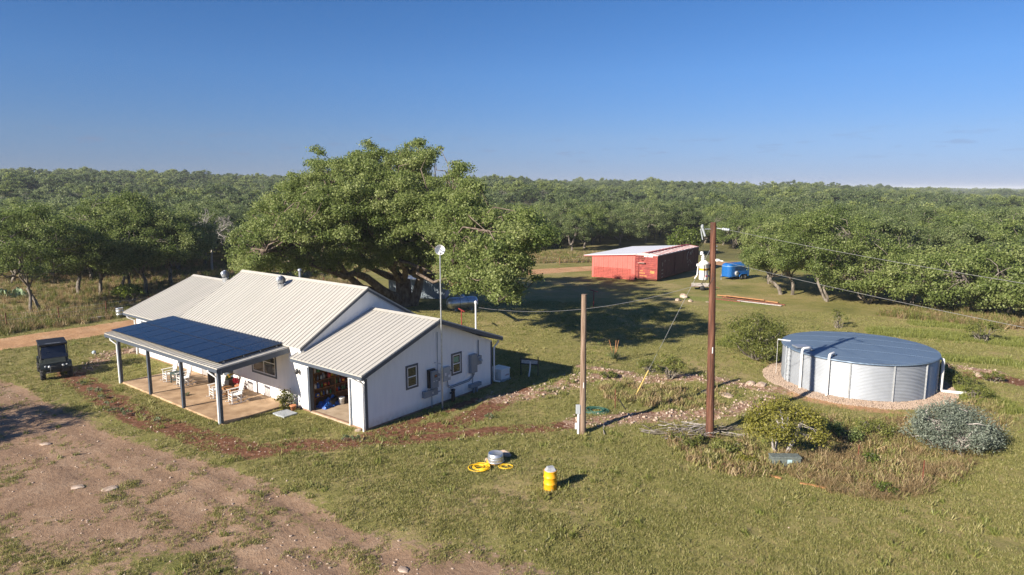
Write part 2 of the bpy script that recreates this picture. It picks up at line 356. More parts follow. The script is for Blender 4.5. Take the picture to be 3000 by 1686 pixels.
PEN_DRY = W([(2230, 1335), (2330, 1330), (2480, 1335), (2640, 1345), (2720, 1370), (2800, 1360), (2860, 1330), (2830, 1400), (2740, 1440), (2600, 1470), (2450, 1450), (2330, 1400)])
WEED_PATCH = W([(1950, 1280), (2050, 1265), (2160, 1280), (2250, 1330), (2290, 1390), (2180, 1400), (2060, 1370), (1980, 1330)])
BEHIND_TANK_BRUSH = W([(2370, 1215), (2500, 1235), (2650, 1240), (2740, 1210), (2900, 1160), (2960, 1250), (2900, 1330), (2760, 1340), (2600, 1340), (2440, 1330), (2370, 1290)])

def ground_masks(X, Y):
    d = np.hypot(X-CAM[0], Y-CAM[1])
    dirt = 0.84*poly_m(X, Y, DRIVE, 2.2)*(1-0.42*poly_m(X, Y, LOWGRASS, 1.5))
    for t in TRACKS: dirt = np.maximum(dirt, 0.97*line_m(X, Y, t, 0.42, 0.45))
    dirt = np.maximum(dirt, 0.62*line_m(X, Y, SPUR, 2.2, 1.2))
    mul = np.zeros_like(X); rub = np.zeros_like(X)
    for l, w in MULCH: mul = np.maximum(mul, 0.95*line_m(X, Y, l, w*1.3, w*1.3))
    for l, w in RUBBLE: rub = np.maximum(rub, 0.92*line_m(X, Y, l, w, w*1.1))
    rt = np.hypot(X-TC[0], Y-TC[1])
    grav = 1-smooth(4.7, 5.2, rt)
    sand = np.maximum(line_m(X, Y, ROAD, 2.3, 0.5), 0.85*(1-smooth(5.3, 6.6, rt))*smooth(19.5, 17.5, Y)*0.8)
    sand = np.maximum(sand, line_m(X, Y, W([(1985, 790), (2040, 795)]), 1.5, 1.5)*0.7)
    lush = np.zeros_like(X); dry = np.zeros_like(X)
    for l, w in ((W([(2010, 872), (2110, 882), (2220, 892)]), 1.5), (W([(2600, 975), (2760, 985), (3050, 1012)]), 1.6), (W([(2700, 950), (2820, 958)]), 1.2), (W([(2830, 1150), (2920, 1195)]), 1.2),
                 (W([(2140, 1010), (2220, 985)]), 1.2), (W([(2270, 775), (2460, 800)]), 5), (W([(2740, 1050), (2900, 1060), (3050, 1080)]), 0.9)):
        lush = np.maximum(lush, 0.8*line_m(X, Y, l, w, w*0.8))
    for p, s in ((PEN_DRY, 0.8), (W([(2560, 925), (2700, 905), (3050, 925), (3200, 990), (2900, 975), (2700, 940)]), 2.0)): dry = np.maximum(dry, poly_m(X, Y, p, s))
    dry = np.maximum(dry, 0.7*line_m(X, Y, W([(1480, 765), (1600, 762), (1740, 765), (1900, 790)]), 3.5, 3))
    dry = np.maximum(dry, 0.8*smooth(-38.2, -40.5, X)*smooth(45, 25, Y))
    # shade-loving floor of the woods takes over with distance
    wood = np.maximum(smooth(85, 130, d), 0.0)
    return dirt, mul, rub, sand, dry, lush, grav, wood

def axis_lines(a, b, step, far, grow=1.10):
    c = list(np.arange(a, b+1e-6, step)); s = step
    while c[-1] < far: s = min(s*grow, 700); c.append(c[-1]+s)
    s = step; lo = []
    x = a
    while x > -far: s = min(s*grow, 700); x -= s; lo.append(x)
    return np.array(lo[::-1]+c)
gx = axis_lines(-42, 34, 0.30, 9000); gy = axis_lines(-20, 62, 0.30, 9000)
GX, GY = np.meshgrid(gx, gy, indexing='ij')
gz = H(GX, GY)
dirt, mul, rub, sand, dry, lush, grav, wood = ground_masks(GX, GY)
# shallow wheel ruts, the trench and humps of rubble have their own relief
near = 1-smooth(55, 80, np.hypot(GX-CAM[0], GY-CAM[1]))
rs = np.random.RandomState(5)
def vnoise(X, Y, s, seed):
    r_ = np.random.RandomState(seed); T = r_.rand(64, 64)
    u, w = X/s, Y/s; i, j = np.floor(u).astype(int), np.floor(w).astype(int); f, g = u-i, w-j; f = f*f*(3-2*f); g = g*g*(3-2*g)
    a = T[i % 64, j % 64]*(1-f)+T[(i+1) % 64, j % 64]*f; b = T[i % 64, (j+1) % 64]*(1-f)+T[(i+1) % 64, (j+1) % 64]*f
    return a*(1-g)+b*g-0.5
house_flat = smooth(0.0, 0.8, np.maximum(np.maximum(-24-GX, GX-0.6), np.maximum(-4.2-GY, GY-9.8)))
gz = gz+near*house_flat*(0.07*vnoise(GX, GY, 1.6, 1)+0.05*vnoise(GX, GY, 0.7, 2)+0.16*rub*(vnoise(GX, GY, 0.8, 3)+0.5)+0.05*mul*vnoise(GX, GY, 0.5, 4)+0.03*grav)
for t in TRACKS: gz -= 0.05*line_m(GX, GY, t, 0.2, 0.3)*near
nx, ny = GX.shape
me = bpy.data.meshes.new('ground')
me.vertices.add(nx*ny); me.vertices.foreach_set('co', np.stack([GX, GY, gz], -1).astype(np.float32).ravel())
I = np.arange(nx*ny).reshape(nx, ny)
Q = np.stack([I[:-1, :-1], I[1:, :-1], I[1:, 1:], I[:-1, 1:]], -1).reshape(-1, 4).astype(np.int32)
me.loops.add(Q.size); me.loops.foreach_set('vertex_index', Q.ravel())
me.polygons.add(len(Q)); me.polygons.foreach_set('loop_start', np.arange(0, Q.size, 4, dtype=np.int32))
me.polygons.foreach_set('use_smooth', np.ones(len(Q), bool))
for nm, arr in (('dirt', dirt), ('mulch', mul), ('rubble', rub), ('sand', sand), ('dry', dry), ('lush', lush), ('gravel', grav), ('wood', wood)):
    a = me.attributes.new(nm, 'FLOAT', 'POINT'); a.data.foreach_set('value', arr.astype(np.float32).ravel())
me.update(calc_edges=True)
ground = bpy.data.objects.new('ground', me); COL.objects.link(ground); tag(ground, 'mown ranch yard of olive grass and reddish dirt running into oak woods', None, None, 'structure')

m, nt, N, L, P = nmat('ranch_ground')
tc = N.new('ShaderNodeTexCoord')
def noise(scale, detail=6, rough=0.6, dist=0.0):
    n_ = N.new('ShaderNodeTexNoise'); n_.inputs['Scale'].default_value = scale; n_.inputs['Detail'].default_value = detail; n_.inputs['Roughness'].default_value = rough; n_.inputs['Distortion'].default_value = dist
    L.new(tc.outputs['Object'], n_.inputs['Vector']); return n_.outputs['Fac']
def ramp(src, *st):
    r_ = N.new('ShaderNodeValToRGB'); e = r_.color_ramp.elements
    e[0].position, e[0].color = st[0][0], (*st[0][1], 1); e[1].position, e[1].color = st[-1][0], (*st[-1][1], 1)
    for p_, c_ in st[1:-1]: k_ = e.new(p_); k_.color = (*c_, 1)
    L.new(src, r_.inputs['Fac']); return r_.outputs['Color']
def mathn(op, a, b=None, c=None):
    x = N.new('ShaderNodeMath'); x.operation = op
    for i, q in enumerate((a, b, c)):
        if q is None: continue
        if isinstance(q, (int, float)): x.inputs[i].default_value = q
        else: L.new(q, x.inputs[i])
    return x.outputs[0]
def mix(f, a, b):
    x = N.new('ShaderNodeMix'); x.data_type = 'RGBA'; L.new(f, x.inputs[0]); L.new(a, x.inputs[6]); L.new(b, x.inputs[7]); return x.outputs[2]
nbig, nmid, nsm, nfi = noise(0.16, 5), noise(0.7, 8, 0.68, 0.6), noise(5.0, 6, 0.7), noise(22.0, 4, 0.7)
def mask(nm, k=0.9, lo=0.38, hi=0.62, src=None):
    at = N.new('ShaderNodeAttribute'); at.attribute_name = nm
    q = mathn('MULTIPLY_ADD', mathn('SUBTRACT', src if src else nmix, 0.5), k, at.outputs['Fac'])
    mr_ = N.new('ShaderNodeMapRange'); mr_.interpolation_type = 'SMOOTHSTEP'; mr_.inputs['From Min'].default_value = lo; mr_.inputs['From Max'].default_value = hi
    L.new(q, mr_.inputs['Value']); return mr_.outputs[0]
nmix = mathn('ADD', mathn('MULTIPLY', nmid, 0.55), mathn('MULTIPLY', nsm, 0.45))
gl = mathn('ADD', mathn('MULTIPLY', nbig, 0.45), mathn('ADD', mathn('MULTIPLY', nmid, 0.30), mathn('MULTIPLY', nsm, 0.25)))
grass = ramp(gl, (0.38, (0.12, 0.125, 0.038)), (0.46, (0.195, 0.185, 0.062)), (0.54, (0.26, 0.22, 0.095)), (0.63, (0.34, 0.255, 0.15)))
fine = ramp(nfi, (0.3, (0.55, 0.58, 0.5)), (0.7, (1.35, 1.32, 1.25)))
mm = N.new('ShaderNodeMix'); mm.data_type = 'RGBA'; mm.blend_type = 'MULTIPLY'; mm.inputs[0].default_value = 0.8; L.new(grass, mm.inputs[6]); L.new(fine, mm.inputs[7]); grass = mm.outputs[2]
dirtc = ramp(nmix, (0.34, (0.19, 0.120, 0.076)), (0.5, (0.270, 0.178, 0.116)), (0.64, (0.34, 0.24, 0.165)))
mulc = ramp(nsm, (0.35, (0.085, 0.038, 0.022)), (0.52, (0.165, 0.075, 0.042)), (0.66, (0.25, 0.14, 0.09)))
rubc = ramp(nsm, (0.36, (0.15, 0.075, 0.045)), (0.5, (0.30, 0.185, 0.125)), (0.62, (0.44, 0.32, 0.24)))
sandc = ramp(nmix, (0.36, (0.30, 0.165, 0.085)), (0.5, (0.42, 0.245, 0.13)), (0.62, (0.50, 0.33, 0.20)))
dryc = ramp(gl, (0.4, (0.13, 0.105, 0.040)), (0.5, (0.22, 0.17, 0.075)), (0.6, (0.30, 0.235, 0.125)))
lushc = ramp(nsm, (0.36, (0.13, 0.150, 0.036)), (0.6, (0.21, 0.22, 0.062)))
grac = ramp(nfi, (0.35, (0.19, 0.13, 0.09)), (0.5, (0.32, 0.23, 0.165)), (0.65, (0.45, 0.36, 0.28)))
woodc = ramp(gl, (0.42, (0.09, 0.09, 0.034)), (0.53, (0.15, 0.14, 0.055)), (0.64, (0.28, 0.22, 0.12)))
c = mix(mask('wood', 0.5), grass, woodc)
c = mix(mask('dry', 0.9), c, dryc); c = mix(mask('lush', 1.6), c, lushc)
c = mix(mask('dirt', 1.9), c, dirtc); c = mix(mask('sand', 0.7), c, sandc)
c = mix(mask('mulch', 1.9), c, mulc); c = mix(mask('rubble', 1.8), c, rubc); c = mix(mask('gravel', 0.25), c, grac)
L.new(c, P.inputs['Base Color']); P.inputs['Roughness'].default_value = 0.95; P.inputs['Specular IOR Level'].default_value = 0.15
bp = N.new('ShaderNodeBump'); bp.inputs['Strength'].default_value = 0.8; bp.inputs['Distance'].default_value = 0.06
L.new(mathn('ADD', nsm, mathn('MULTIPLY', nfi, 0.5)), bp.inputs['Height']); L.new(bp.outputs['Normal'], P.inputs['Normal'])
me.materials.append(m)

# ------------------------------------------------------------------ scattering of uncountable stuff
def scatter(name, pts, protos, rng, smin=0.7, smax=1.3, label=None, tilt=0.15, tilt_dir=None, scales=None):
    n = len(pts); me_ = bpy.data.meshes.new(name); me_.vertices.add(n)
    me_.vertices.foreach_set('co', np.asarray(pts, np.float32).ravel())
    rot = np.stack([rng.normal(0, tilt, n), rng.normal(0, tilt, n), rng.uniform(0, 2*PI, n)], -1)
    a = me_.attributes.new('rot', 'FLOAT_VECTOR', 'POINT'); a.data.foreach_set('vector', rot.astype(np.float32).ravel())
    a = me_.attributes.new('scl', 'FLOAT', 'POINT'); a.data.foreach_set('value', (scales if scales is not None else rng.uniform(smin, smax, n)).astype(np.float32))
    a = me_.attributes.new('idx', 'INT', 'POINT'); a.data.foreach_set('value', rng.randint(0, len(protos), n).astype(np.int32))
    o = bpy.data.objects.new(name, me_); COL.objects.link(o); tag(o, label, None, None, 'stuff')
    pc = bpy.data.collections.new(name+'_kinds')
    for p in protos: pc.objects.link(p)
    ng = bpy.data.node_groups.new(name+'_nodes', 'GeometryNodeTree')
    ng.interface.new_socket('Geometry', in_out='INPUT', socket_type='NodeSocketGeometry'); ng.interface.new_socket('Geometry', in_out='OUTPUT', socket_type='NodeSocketGeometry')
    n_ = ng.nodes; l_ = ng.links; gi = n_.new('NodeGroupInput'); go = n_.new('NodeGroupOutput')
    ci = n_.new('GeometryNodeCollectionInfo'); ci.inputs['Collection'].default_value = pc; ci.inputs['Separate Children'].default_value = True; ci.inputs['Reset Children'].default_value = True
    ip = n_.new('GeometryNodeInstanceOnPoints'); ip.inputs['Pick Instance'].default_value = True
    def att(nm, t):
        q = n_.new('GeometryNodeInputNamedAttribute'); q.data_type = t; q.inputs['Name'].default_value = nm; return q.outputs['Attribute']
    l_.new(gi.outputs[0], ip.inputs['Points']); l_.new(ci.outputs[0], ip.inputs['Instance'])
    l_.new(att('idx', 'INT'), ip.inputs['Instance Index'])
    e2r = n_.new('FunctionNodeEulerToRotation'); l_.new(att('rot', 'FLOAT_VECTOR'), e2r.inputs[0]); l_.new(e2r.outputs[0], ip.inputs['Rotation'])
    l_.new(att('scl', 'FLOAT'), ip.inputs['Scale']); l_.new(ip.outputs[0], go.inputs[0])
    md = o.modifiers.new('scatter', 'NODES'); md.node_group = ng
    return o
def proto(name, me_): return bpy.data.objects.new(name, me_)
def tuft_mesh(name, rng, n, h, w, spread, lean, mat_):
    """n grass blades as bent narrow quads"""
    V = np.zeros((n, 4, 3)); a = rng.uniform(0, 2*PI, n); r_ = spread*np.sqrt(rng.uniform(0, 1, n)); hh = h*rng.uniform(0.5, 1.2, n)
    bx, by = r_*np.cos(a), r_*np.sin(a); t = rng.uniform(0, 2*PI, n); la = rng.uniform(0, 2*PI, n); ln = lean*hh*rng.uniform(0.2, 1.2, n)
    tx, ty = np.cos(t)*w/2, np.sin(t)*w/2
    V[:, 0] = np.stack([bx-tx, by-ty, np.full(n, -0.02)], -1); V[:, 1] = np.stack([bx+tx, by+ty, np.full(n, -0.02)], -1)
    ex, ey = bx+np.cos(la)*ln, by+np.sin(la)*ln
    V[:, 2] = np.stack([ex+tx*0.35, ey+ty*0.35, hh], -1); V[:, 3] = np.stack([ex-tx*0.35, ey-ty*0.35, hh], -1)
    return quads_mesh(name, V.reshape(-1, 3), mat_, rng.uniform(0, 1, n))
def stone_mesh(name, rng, mat_, flat=0.6):
    b = MB(); b.blob((0, 0, 0), (0.5, 0.42, 0.5*flat), rng, 1, jag=0.28); return b.mesh(name, mat_)
def pts_poly(poly, n, rng):
    xs = [p[0] for p in poly]; ys = [p[1] for p in poly]
    X = rng.uniform(min(xs), max(xs), n*6); Y = rng.uniform(min(ys), max(ys), n*6); k = inside(X, Y, poly); return X[k][:n], Y[k][:n]
def zat(X, Y):
    """height of the ground sheet (bilinear)"""
    i = np.clip(np.searchsorted(gx, X)-1, 0, nx-2); j = np.clip(np.searchsorted(gy, Y)-1, 0, ny-2)
    f = (X-gx[i])/(gx[i+1]-gx[i]); g = (Y-gy[j])/(gy[j+1]-gy[j])
    return gz[i, j]*(1-f)*(1-g)+gz[i+1, j]*f*(1-g)+gz[i, j+1]*(1-f)*g+gz[i+1, j+1]*f*g
def z1(x, y): return float(zat(np.array([x]), np.array([y]))[0])
def pts3(X, Y, dz=0.0): return np.stack([X, Y, zat(X, Y)+dz], -1)
def in_view(X, Y, m_=3):
    dx, dy = X-CAM[0], Y-CAM[1]; fwd = -dx*math.sin(YAW)+dy*math.cos(YAW); rt_ = dx*_rt[0]+dy*_rt[1]
    return (fwd > 8) & (np.abs(rt_) < fwd*0.80+m_)
HOUSE = [(-23.6, -0.15), (-23.6, 9.4), (0.15, 9.4), (0.15, -0.15)]
SLAB = [(-17.0, -3.65), (-17.0, 0.1), (-5.9, 0.1), (-5.9, -3.65)]
rng = np.random.RandomState(11)
# mown lawn
rr = 12.5+52*rng.uniform(0, 1, 360000)**1.1; th = YAW+rng.uniform(-0.72, 0.72, 360000)
X = CAM[0]-rr*np.sin(th); Y = CAM[1]+rr*np.cos(th)
d_, mu_, ru_, sa_, dr_, lu_, gr_, wo_ = ground_masks(X, Y)
vn = vnoise(X, Y, 0.9, 21)+0.6*vnoise(X, Y, 0.35, 22)
dens = np.clip(1.0-np.maximum.reduce([d_*1.2-vn*1.35, mu_*0.95-vn*0.8, ru_*0.9-vn*0.6, sa_*1.2, gr_*1.2]), 0, 1)*(0.62+0.75*vnoise(X, Y, 2.2, 23)+0.6*vnoise(X, Y, 0.7, 27))
keep = (rng.uniform(0, 1, len(X)) < dens) & in_view(X, Y) & ~inside(X, Y, HOUSE) & ~inside(X, Y, SLAB) & (np.hypot(X-TC[0], Y-TC[1]) > 5.2)
X, Y, lu_ = X[keep], Y[keep], lu_[keep]
k = lu_ > 0.45
lawn_p = [proto('lawn_tuft', tuft_mesh('lawn_tuft', np.random.RandomState(40+i), 13, 0.055, 0.016, 0.085, 0.9, M['grassblade'])) for i in range(4)]
scatter('lawn_grass', pts3(X[~k], Y[~k]), lawn_p, rng, 0.55, 1.45, 'short mown grass tufts across the ranch yard', 0.2)
lush_p = [proto('lush_tuft', tuft_mesh('lush_tuft', np.random.RandomState(50+i), 14, 0.16, 0.02, 0.14, 0.5, M['lush'])) for i in range(3)]
Xl, Yl = X[k], Y[k]
scatter('lush_grass', pts3(Xl, Yl), lush_p, rng, 0.8, 1.7, 'bright green taller grass in damp strips', 0.15)
# tall dry grass and weeds
straw_p = [proto('straw_tuft', tuft_mesh('straw_tuft', np.random.RandomState(60+i), 22, 0.42, 0.016, 0.26, 1.3, M['straw'])) for i in range(4)]
X, Y = pts_poly(PEN_DRY, 680, rng); X2, Y2 = pts_poly(BEHIND_TANK_BRUSH, 500, rng); X = np.r_[X, X2]; Y = np.r_[Y, Y2]
k = vnoise(X, Y, 0.9, 31)+0.5*vnoise(X, Y, 0.4, 37) > -0.12
scatter('dry_grass', pts3(X[k], Y[k]), straw_p, rng, 0.4, 0.95, 'tall straw coloured grass leaning over around the shrubs', 0.25)
weed_p = [proto('weed_tuft', tuft_mesh('weed_tuft', np.random.RandomState(70+i), 26, 0.20, 0.03, 0.2, 0.8, M['straw' if i % 2 else 'grassblade'])) for i in range(4)]
X, Y = pts_poly(WEED_PATCH, 650, rng); Xa, Ya = pts_poly(PEN_DRY, 500, rng); X = np.r_[X, Xa]; Y = np.r_[Y, Ya]; X2, Y2 = pts_poly(BEHIND_TANK_BRUSH, 900, rng); X3, Y3 = pts_poly(W([(1880, 1130), (2150, 1150), (2120, 1200), (1900, 1200), (1780, 1170), (1750, 1120)]), 500, rng)
X = np.r_[X, X2, X3]; Y = np.r_[Y, Y2, Y3]; k = vnoise(X, Y, 0.8, 41)+0.6*vnoise(X, Y, 0.35, 42) > -0.1; X, Y = X[k], Y[k]
scatter('weeds', pts3(X, Y), weed_p, rng, 0.5, 1.5, 'rank green weeds round the shrubs and poles', 0.2)
vx = rng.uniform(-44, -37.2, 5200); vy = rng.uniform(-30, 30, 5200); k = rng.uniform(0, 1, 5200) < smooth(-37, -38.5, vx); vx, vy = vx[k], vy[k]
X2 = rng.uniform(-75, -44, 5000); Y2 = rng.uniform(-25, 40, 5000)
X4, Y4 = pts_poly(W([(1450, 775), (1740, 770), (1780, 745), (1500, 740)]), 2200, rng); X5, Y5 = pts_poly(W([(2560, 925), (2700, 905), (3050, 925), (3150, 970), (2900, 965), (2700, 940)]), 1500, rng)
vx = np.r_[vx, X2, X4, X5]; vy = np.r_[vy, Y2, Y4, Y5]
verge_p = [proto('verge_tuft', tuft_mesh('verge_tuft', np.random.RandomState(80+i), 26, 0.5, 0.03, 0.25, 0.5, M['straw' if i % 2 else 'mesqleaf'])) for i in range(4)]
scatter('verge_grass', pts3(vx, vy), verge_p, rng, 0.5, 1.2, 'unmown grass beyond the ranch road and fence', 0.2)
lw = [proto('yard_weed', tuft_mesh('yard_weed', np.random.RandomState(75+i), 22, 0.13, 0.028, 0.13, 0.9, M['grassblade' if i % 2 else 'lush'])) for i in range(4)]
rr = 13+45*rng.uniform(0, 1, 9000)**0.8; th = YAW+rng.uniform(-0.72, 0.72, 9000); X = CAM[0]-rr*np.sin(th); Y = CAM[1]+rr*np.cos(th); d_, mu_, ru_, sa_, dr_, lu_, gr_, wo_ = ground_masks(X, Y)
k = (vnoise(X, Y, 1.7, 61)+0.6*vnoise(X, Y, 0.5, 62) > 0.12) & (np.maximum(sa_, gr_) < 0.3) & (rng.uniform(0, 1, 9000) > 1.05*d_) & ~inside(X, Y, HOUSE) & ~inside(X, Y, SLAB) & in_view(X, Y)
scatter('yard_weeds', pts3(X[k], Y[k]), lw, rng, 0.5, 1.5, 'scattered weeds standing a little above the mown grass', 0.2)
# stones
st_p = [proto('stone', stone_mesh('stone', np.random.RandomState(90+i), M['rock'])) for i in range(5)]
rr = 13+50*rng.uniform(0, 1, 60000)**1.2; th = YAW+rng.uniform(-0.72, 0.72, 60000); X = CAM[0]-rr*np.sin(th); Y = CAM[1]+rr*np.cos(th)
d_, mu_, ru_, sa_, dr_, lu_, gr_, wo_ = ground_masks(X, Y)
k = (rng.uniform(0, 1, 60000) < np.maximum.reduce([0.42*d_*(vnoise(X, Y, 2.0, 33)+0.5), 0.30*mu_, 0.002+0*mu_])) & in_view(X, Y) & ~inside(X, Y, SLAB) & ~inside(X, Y, HOUSE)
X, Y = X[k], Y[k]
scatter('pebbles', pts3(X, Y, 0.005), st_p, rng, label='small pale stones strewn over the dirt and mulch', tilt=0.3, scales=0.025+0.095*rng.uniform(0, 1, len(X))**3.5)
PX, PY, PS = [], [], []
for l, w in RUBBLE:
    for (x0, y0), (x1, y1) in zip(l[:-1], l[1:]):
        n = int(math.hypot(x1-x0, y1-y0)*w*2*26); t = rng.uniform(0, 1, n); u = rng.normal(0, w*0.8, n); q = math.atan2(y1-y0, x1-x0)
        PX.append(x0+(x1-x0)*t-math.sin(q)*u); PY.append(y0+(y1-y0)*t+math.cos(q)*u); PS.append(0.035+0.16*rng.uniform(0, 1, n)**3.6)
PX, PY, PS = np.concatenate(PX), np.concatenate(PY), np.concatenate(PS)
rub_p = [proto('rubble_stone', stone_mesh('rubble_stone', np.random.RandomState(100+i), M['rock'], 0.8)) for i in range(6)]
scatter('rubble', pts3(PX, PY, 0.02), rub_p, rng, label='broken pale limestone rubble along the filled trench', tilt=0.5, scales=PS)
M['gravel'] = mat('gravel_stone', (0.30, 0.215, 0.155), 0.9, var=0.3, scale=12, col2=(0.46, 0.36, 0.285))
a_ = rng.uniform(0, 2*PI, 9000); r_ = np.sqrt(rng.uniform(3.9**2, 5.0**2, 9000)); X = TC[0]+r_*np.cos(a_); Y = TC[1]+r_*np.sin(a_)
gr_p = [proto('gravel_stone', stone_mesh('gravel_stone', np.random.RandomState(110+i), M['gravel'], 0.7)) for i in range(4)]
scatter('gravel', pts3(X, Y, 0.01), gr_p, rng, 0.05, 0.11, 'tan gravel bed ringing the round water tank', 0.5)
# ------------------------------------------------------------------ trees
def leaf_quads(C, rng, L, Wd, out=None, up=0.5):
    n = len(C); nv = rng.normal(0, 1, (n, 3)); nv[:, 2] += up
    if out is not None: nv += out*1.15
    nv /= np.linalg.norm(nv, axis=1, keepdims=True)
    t = np.cross(nv, rng.normal(0, 1, (n, 3))); t /= np.linalg.norm(t, axis=1, keepdims=True)+1e-9
    b = np.cross(nv, t); s = rng.uniform(0.6, 1.3, n)[:, None]
    a = t*L*s/2; b = b*Wd*s/2
    return np.stack([C-a, C+b, C+a, C-b], 1).reshape(-1, 3)
def clump_leaves(cents, rads, nleaf, rng, L, Wd, flat=0.62, tspread=0.22):
    cents = np.asarray(cents, float); rads = np.asarray(rads, float); w = rads**2/np.sum(rads**2)
    k = np.repeat(np.arange(len(cents)), np.maximum(8, (w*nleaf).astype(int)))
    d = rng.normal(0, 1, (len(k), 3)); d /= np.linalg.norm(d, axis=1, keepdims=True)
    r_ = rads[k]*np.where(rng.uniform(0, 1, len(k)) < 0.30, np.minimum(1.2, np.abs(rng.normal(0, 0.6, len(k)))), rng.uniform(0, 1, len(k))**0.42)
    # lumpy sub-sprays inside each clump
    lump = 0.78+0.30*np.sin(d[:, 0]*5+k)*np.sin(d[:, 1]*5+1.7*k)+0.12*rng.normal(0, 1, len(k))
    off = d*(r_*lump)[:, None]; off[:, 2] *= flat
    tint = 0.45+rng.normal(0, tspread*0.85, len(k))+0.14*rng.normal(0, 1, len(cents))[k]+0.16*d[:, 2]*0
    return leaf_quads(cents[k]+off, rng, L, Wd, out=d), np.clip(tint, 0, 1)
def curve_pts(p0, p1, rng, n=5, sag=0.12):
    p0, p1 = np.array(p0, float), np.array(p1, float); l = np.linalg.norm(p1-p0); o = rng.normal(0, sag*l*0.5, 3); o2 = rng.normal(0, sag*l*0.35, 3)
    out = []
    for i in range(n):
        t = i/(n-1); out.append(p0+(p1-p0)*t+o*math.sin(PI*t)+o2*math.sin(2*PI*t)+np.array([0, 0, 0.10*l*math.sin(PI*t)]))
    return out
def oak_meshes(seed, h, spread, nleaf, L, Wd, leafm, barkm, nclump=44, base=0.26, trunk_r=0.2, lean=0.3, ntr=1):
    rng = np.random.RandomState(seed); h0 = h*base
    czc = h0+(h-h0)*0.42; rz = h-czc-0.5; rx = spread/2-0.7
    cents = []; rads = []
    while len(cents) < nclump:
        d = rng.normal(0, 1, 3); d /= np.linalg.norm(d)
        if d[2] < -0.55: continue
        f = rng.uniform(0.45, 1.0)**0.6; lob = 1+0.18*math.sin(3*math.atan2(d[1], d[0])+seed)
        p = np.array([d[0]*rx*f*lob, d[1]*rx*f*lob, czc+d[2]*rz*f*(1 if d[2] > 0 else 0.85)])
        if any(np.linalg.norm(p-q) < 0.75 for q in cents): continue
        cents.append(p); rads.append(rng.uniform(0.75, 1.45)*spread/10)
    tr = MB(); limbs = []
    for t in range(ntr):
        a0 = rng.uniform(0, 2*PI); b0 = np.array([0.35*t*math.cos(a0), 0.35*t*math.sin(a0), -0.2])
        top = b0+np.array([rng.normal(0, lean), rng.normal(0, lean), h0*1.15])
        pt = curve_pts(b0, top, rng, 5, 0.15); rr_ = trunk_r/(ntr**0.5)
        tr.tube(pt, [rr_*1.35, rr_*1.05, rr_*0.95, rr_*0.9, rr_*0.8], 8)
        nl = 5 if ntr == 1 else 3
        for i in range(nl):
            a = a0+2*PI*i/nl+rng.normal(0, 0.3); e = np.array([math.cos(a)*rx*rng.uniform(0.4, 0.7), math.sin(a)*rx*rng.uniform(0.4, 0.7), czc+rng.uniform(-0.1, 0.55)*rz])
            lp = curve_pts(top, e, rng, 6, 0.2); tr.tube(lp, list(np.linspace(rr_*0.62, rr_*0.22, 6)), 6); limbs += [(q, rr_*0.3) for q in lp[1:]]
    LP = np.array([q for q, _ in limbs])
    for c_, r_ in zip(cents, rads):
        i = int(np.argmin(np.linalg.norm(LP-c_, axis=1))); tr.tube(curve_pts(LP[i], c_, rng, 4, 0.22), [trunk_r*0.22, trunk_r*0.15, trunk_r*0.1, trunk_r*0.05], 5, cap=False)
    V, ti = clump_leaves(cents, rads, nleaf, rng, L, Wd)
    return tr.mesh('trunk', barkm), quads_mesh('crown', V, leafm, ti)
def put_tree(meshes, x, y, s, rz, label, cat='tree', group=None, name='oak_tree', sz=None, dz=0.0):
    e = empty(name, (x, y, z1(x, y)+dz), rz, label, cat, group); e.scale = (s, s, sz or s)
    for nm, me_ in zip(('trunk', 'crown'), meshes):
        o = bpy.data.objects.new(nm, me_); COL.objects.link(o); o.parent = e
    return e
OAK = [oak_meshes(200+i, (8.0, 8.6, 7.4, 8.2, 7.0)[i], (10.5, 9.5, 10.0, 11.5, 9.0)[i], 21000, 0.195, 0.13, M['oakleaf' if i % 2 == 0 else 'oakgrey'], M['bark'], nclump=(56, 50, 54, 62, 48)[i], base=0.20) for i in range(5)]
NEAR = [oak_meshes(230+i, (8.2, 9.0, 7.8)[i], (9.5, 10.5, 10.0)[i], 42000, 0.15, 0.10, M['oakleaf'], M['bark'], nclump=(70, 76, 72)[i], base=0.24, trunk_r=0.17, lean=0.5, ntr=(1, 2, 1)[i]) for i in range(3)]
FAR = []
for i in range(4):
    me_t, me_c = oak_meshes(260+i, (7.6, 8.4, 7.0, 8.8)[i], (10, 9.5, 9.0, 10.5)[i], 4200, 0.40, 0.27, M['farleaf'], M['bark'], nclump=30)
    FAR.append(proto('far_oak', me_c))
for i, mk in enumerate(('greyleaf', 'oakleaf')):
    me_t, me_c = oak_meshes(270+i, (6.6, 8.6)[i], (8.5, 10)[i], (2200, 4200)[i], 0.40, 0.26, M[mk], M['bark'], nclump=26); FAR.append(proto('far_oak', me_c))

# --- the great live oak behind the house
OX, OY = -22.9, 23.8; ODEP = math.hypot(OX-CAM[0], OY-CAM[1])
SIL = [(q[0]*1.1646, q[1]*1.1646) for q in [(600, 735), (575, 690), (566, 600), (600, 556), (640, 505), (705, 452), (728, 428), (768, 405), (780, 356), (800, 352), (828, 388), (870, 382), (895, 372),
       (902, 345), (935, 340), (960, 362), (985, 378), (1020, 352), (1062, 336), (1100, 357), (1130, 372), (1108, 397), (1090, 428), (1118, 438), (1130, 398), (1162, 396), (1194, 412), (1186, 434),
       (1220, 458), (1226, 515), (1280, 533), (1312, 512), (1342, 517), (1380, 548), (1415, 592), (1408, 630), (1345, 640), (1348, 668), (1382, 718), (1360, 730), (1318, 700), (1322, 765), (1300, 792),
       (1262, 775), (1200, 742), (1125, 752), (1110, 720), (1060, 675), (1020, 690), (985, 690), (955, 685), (890, 690), (850, 705), (800, 700), (740, 700), (700, 690), (660, 720)]]
rng = np.random.RandomState(77)
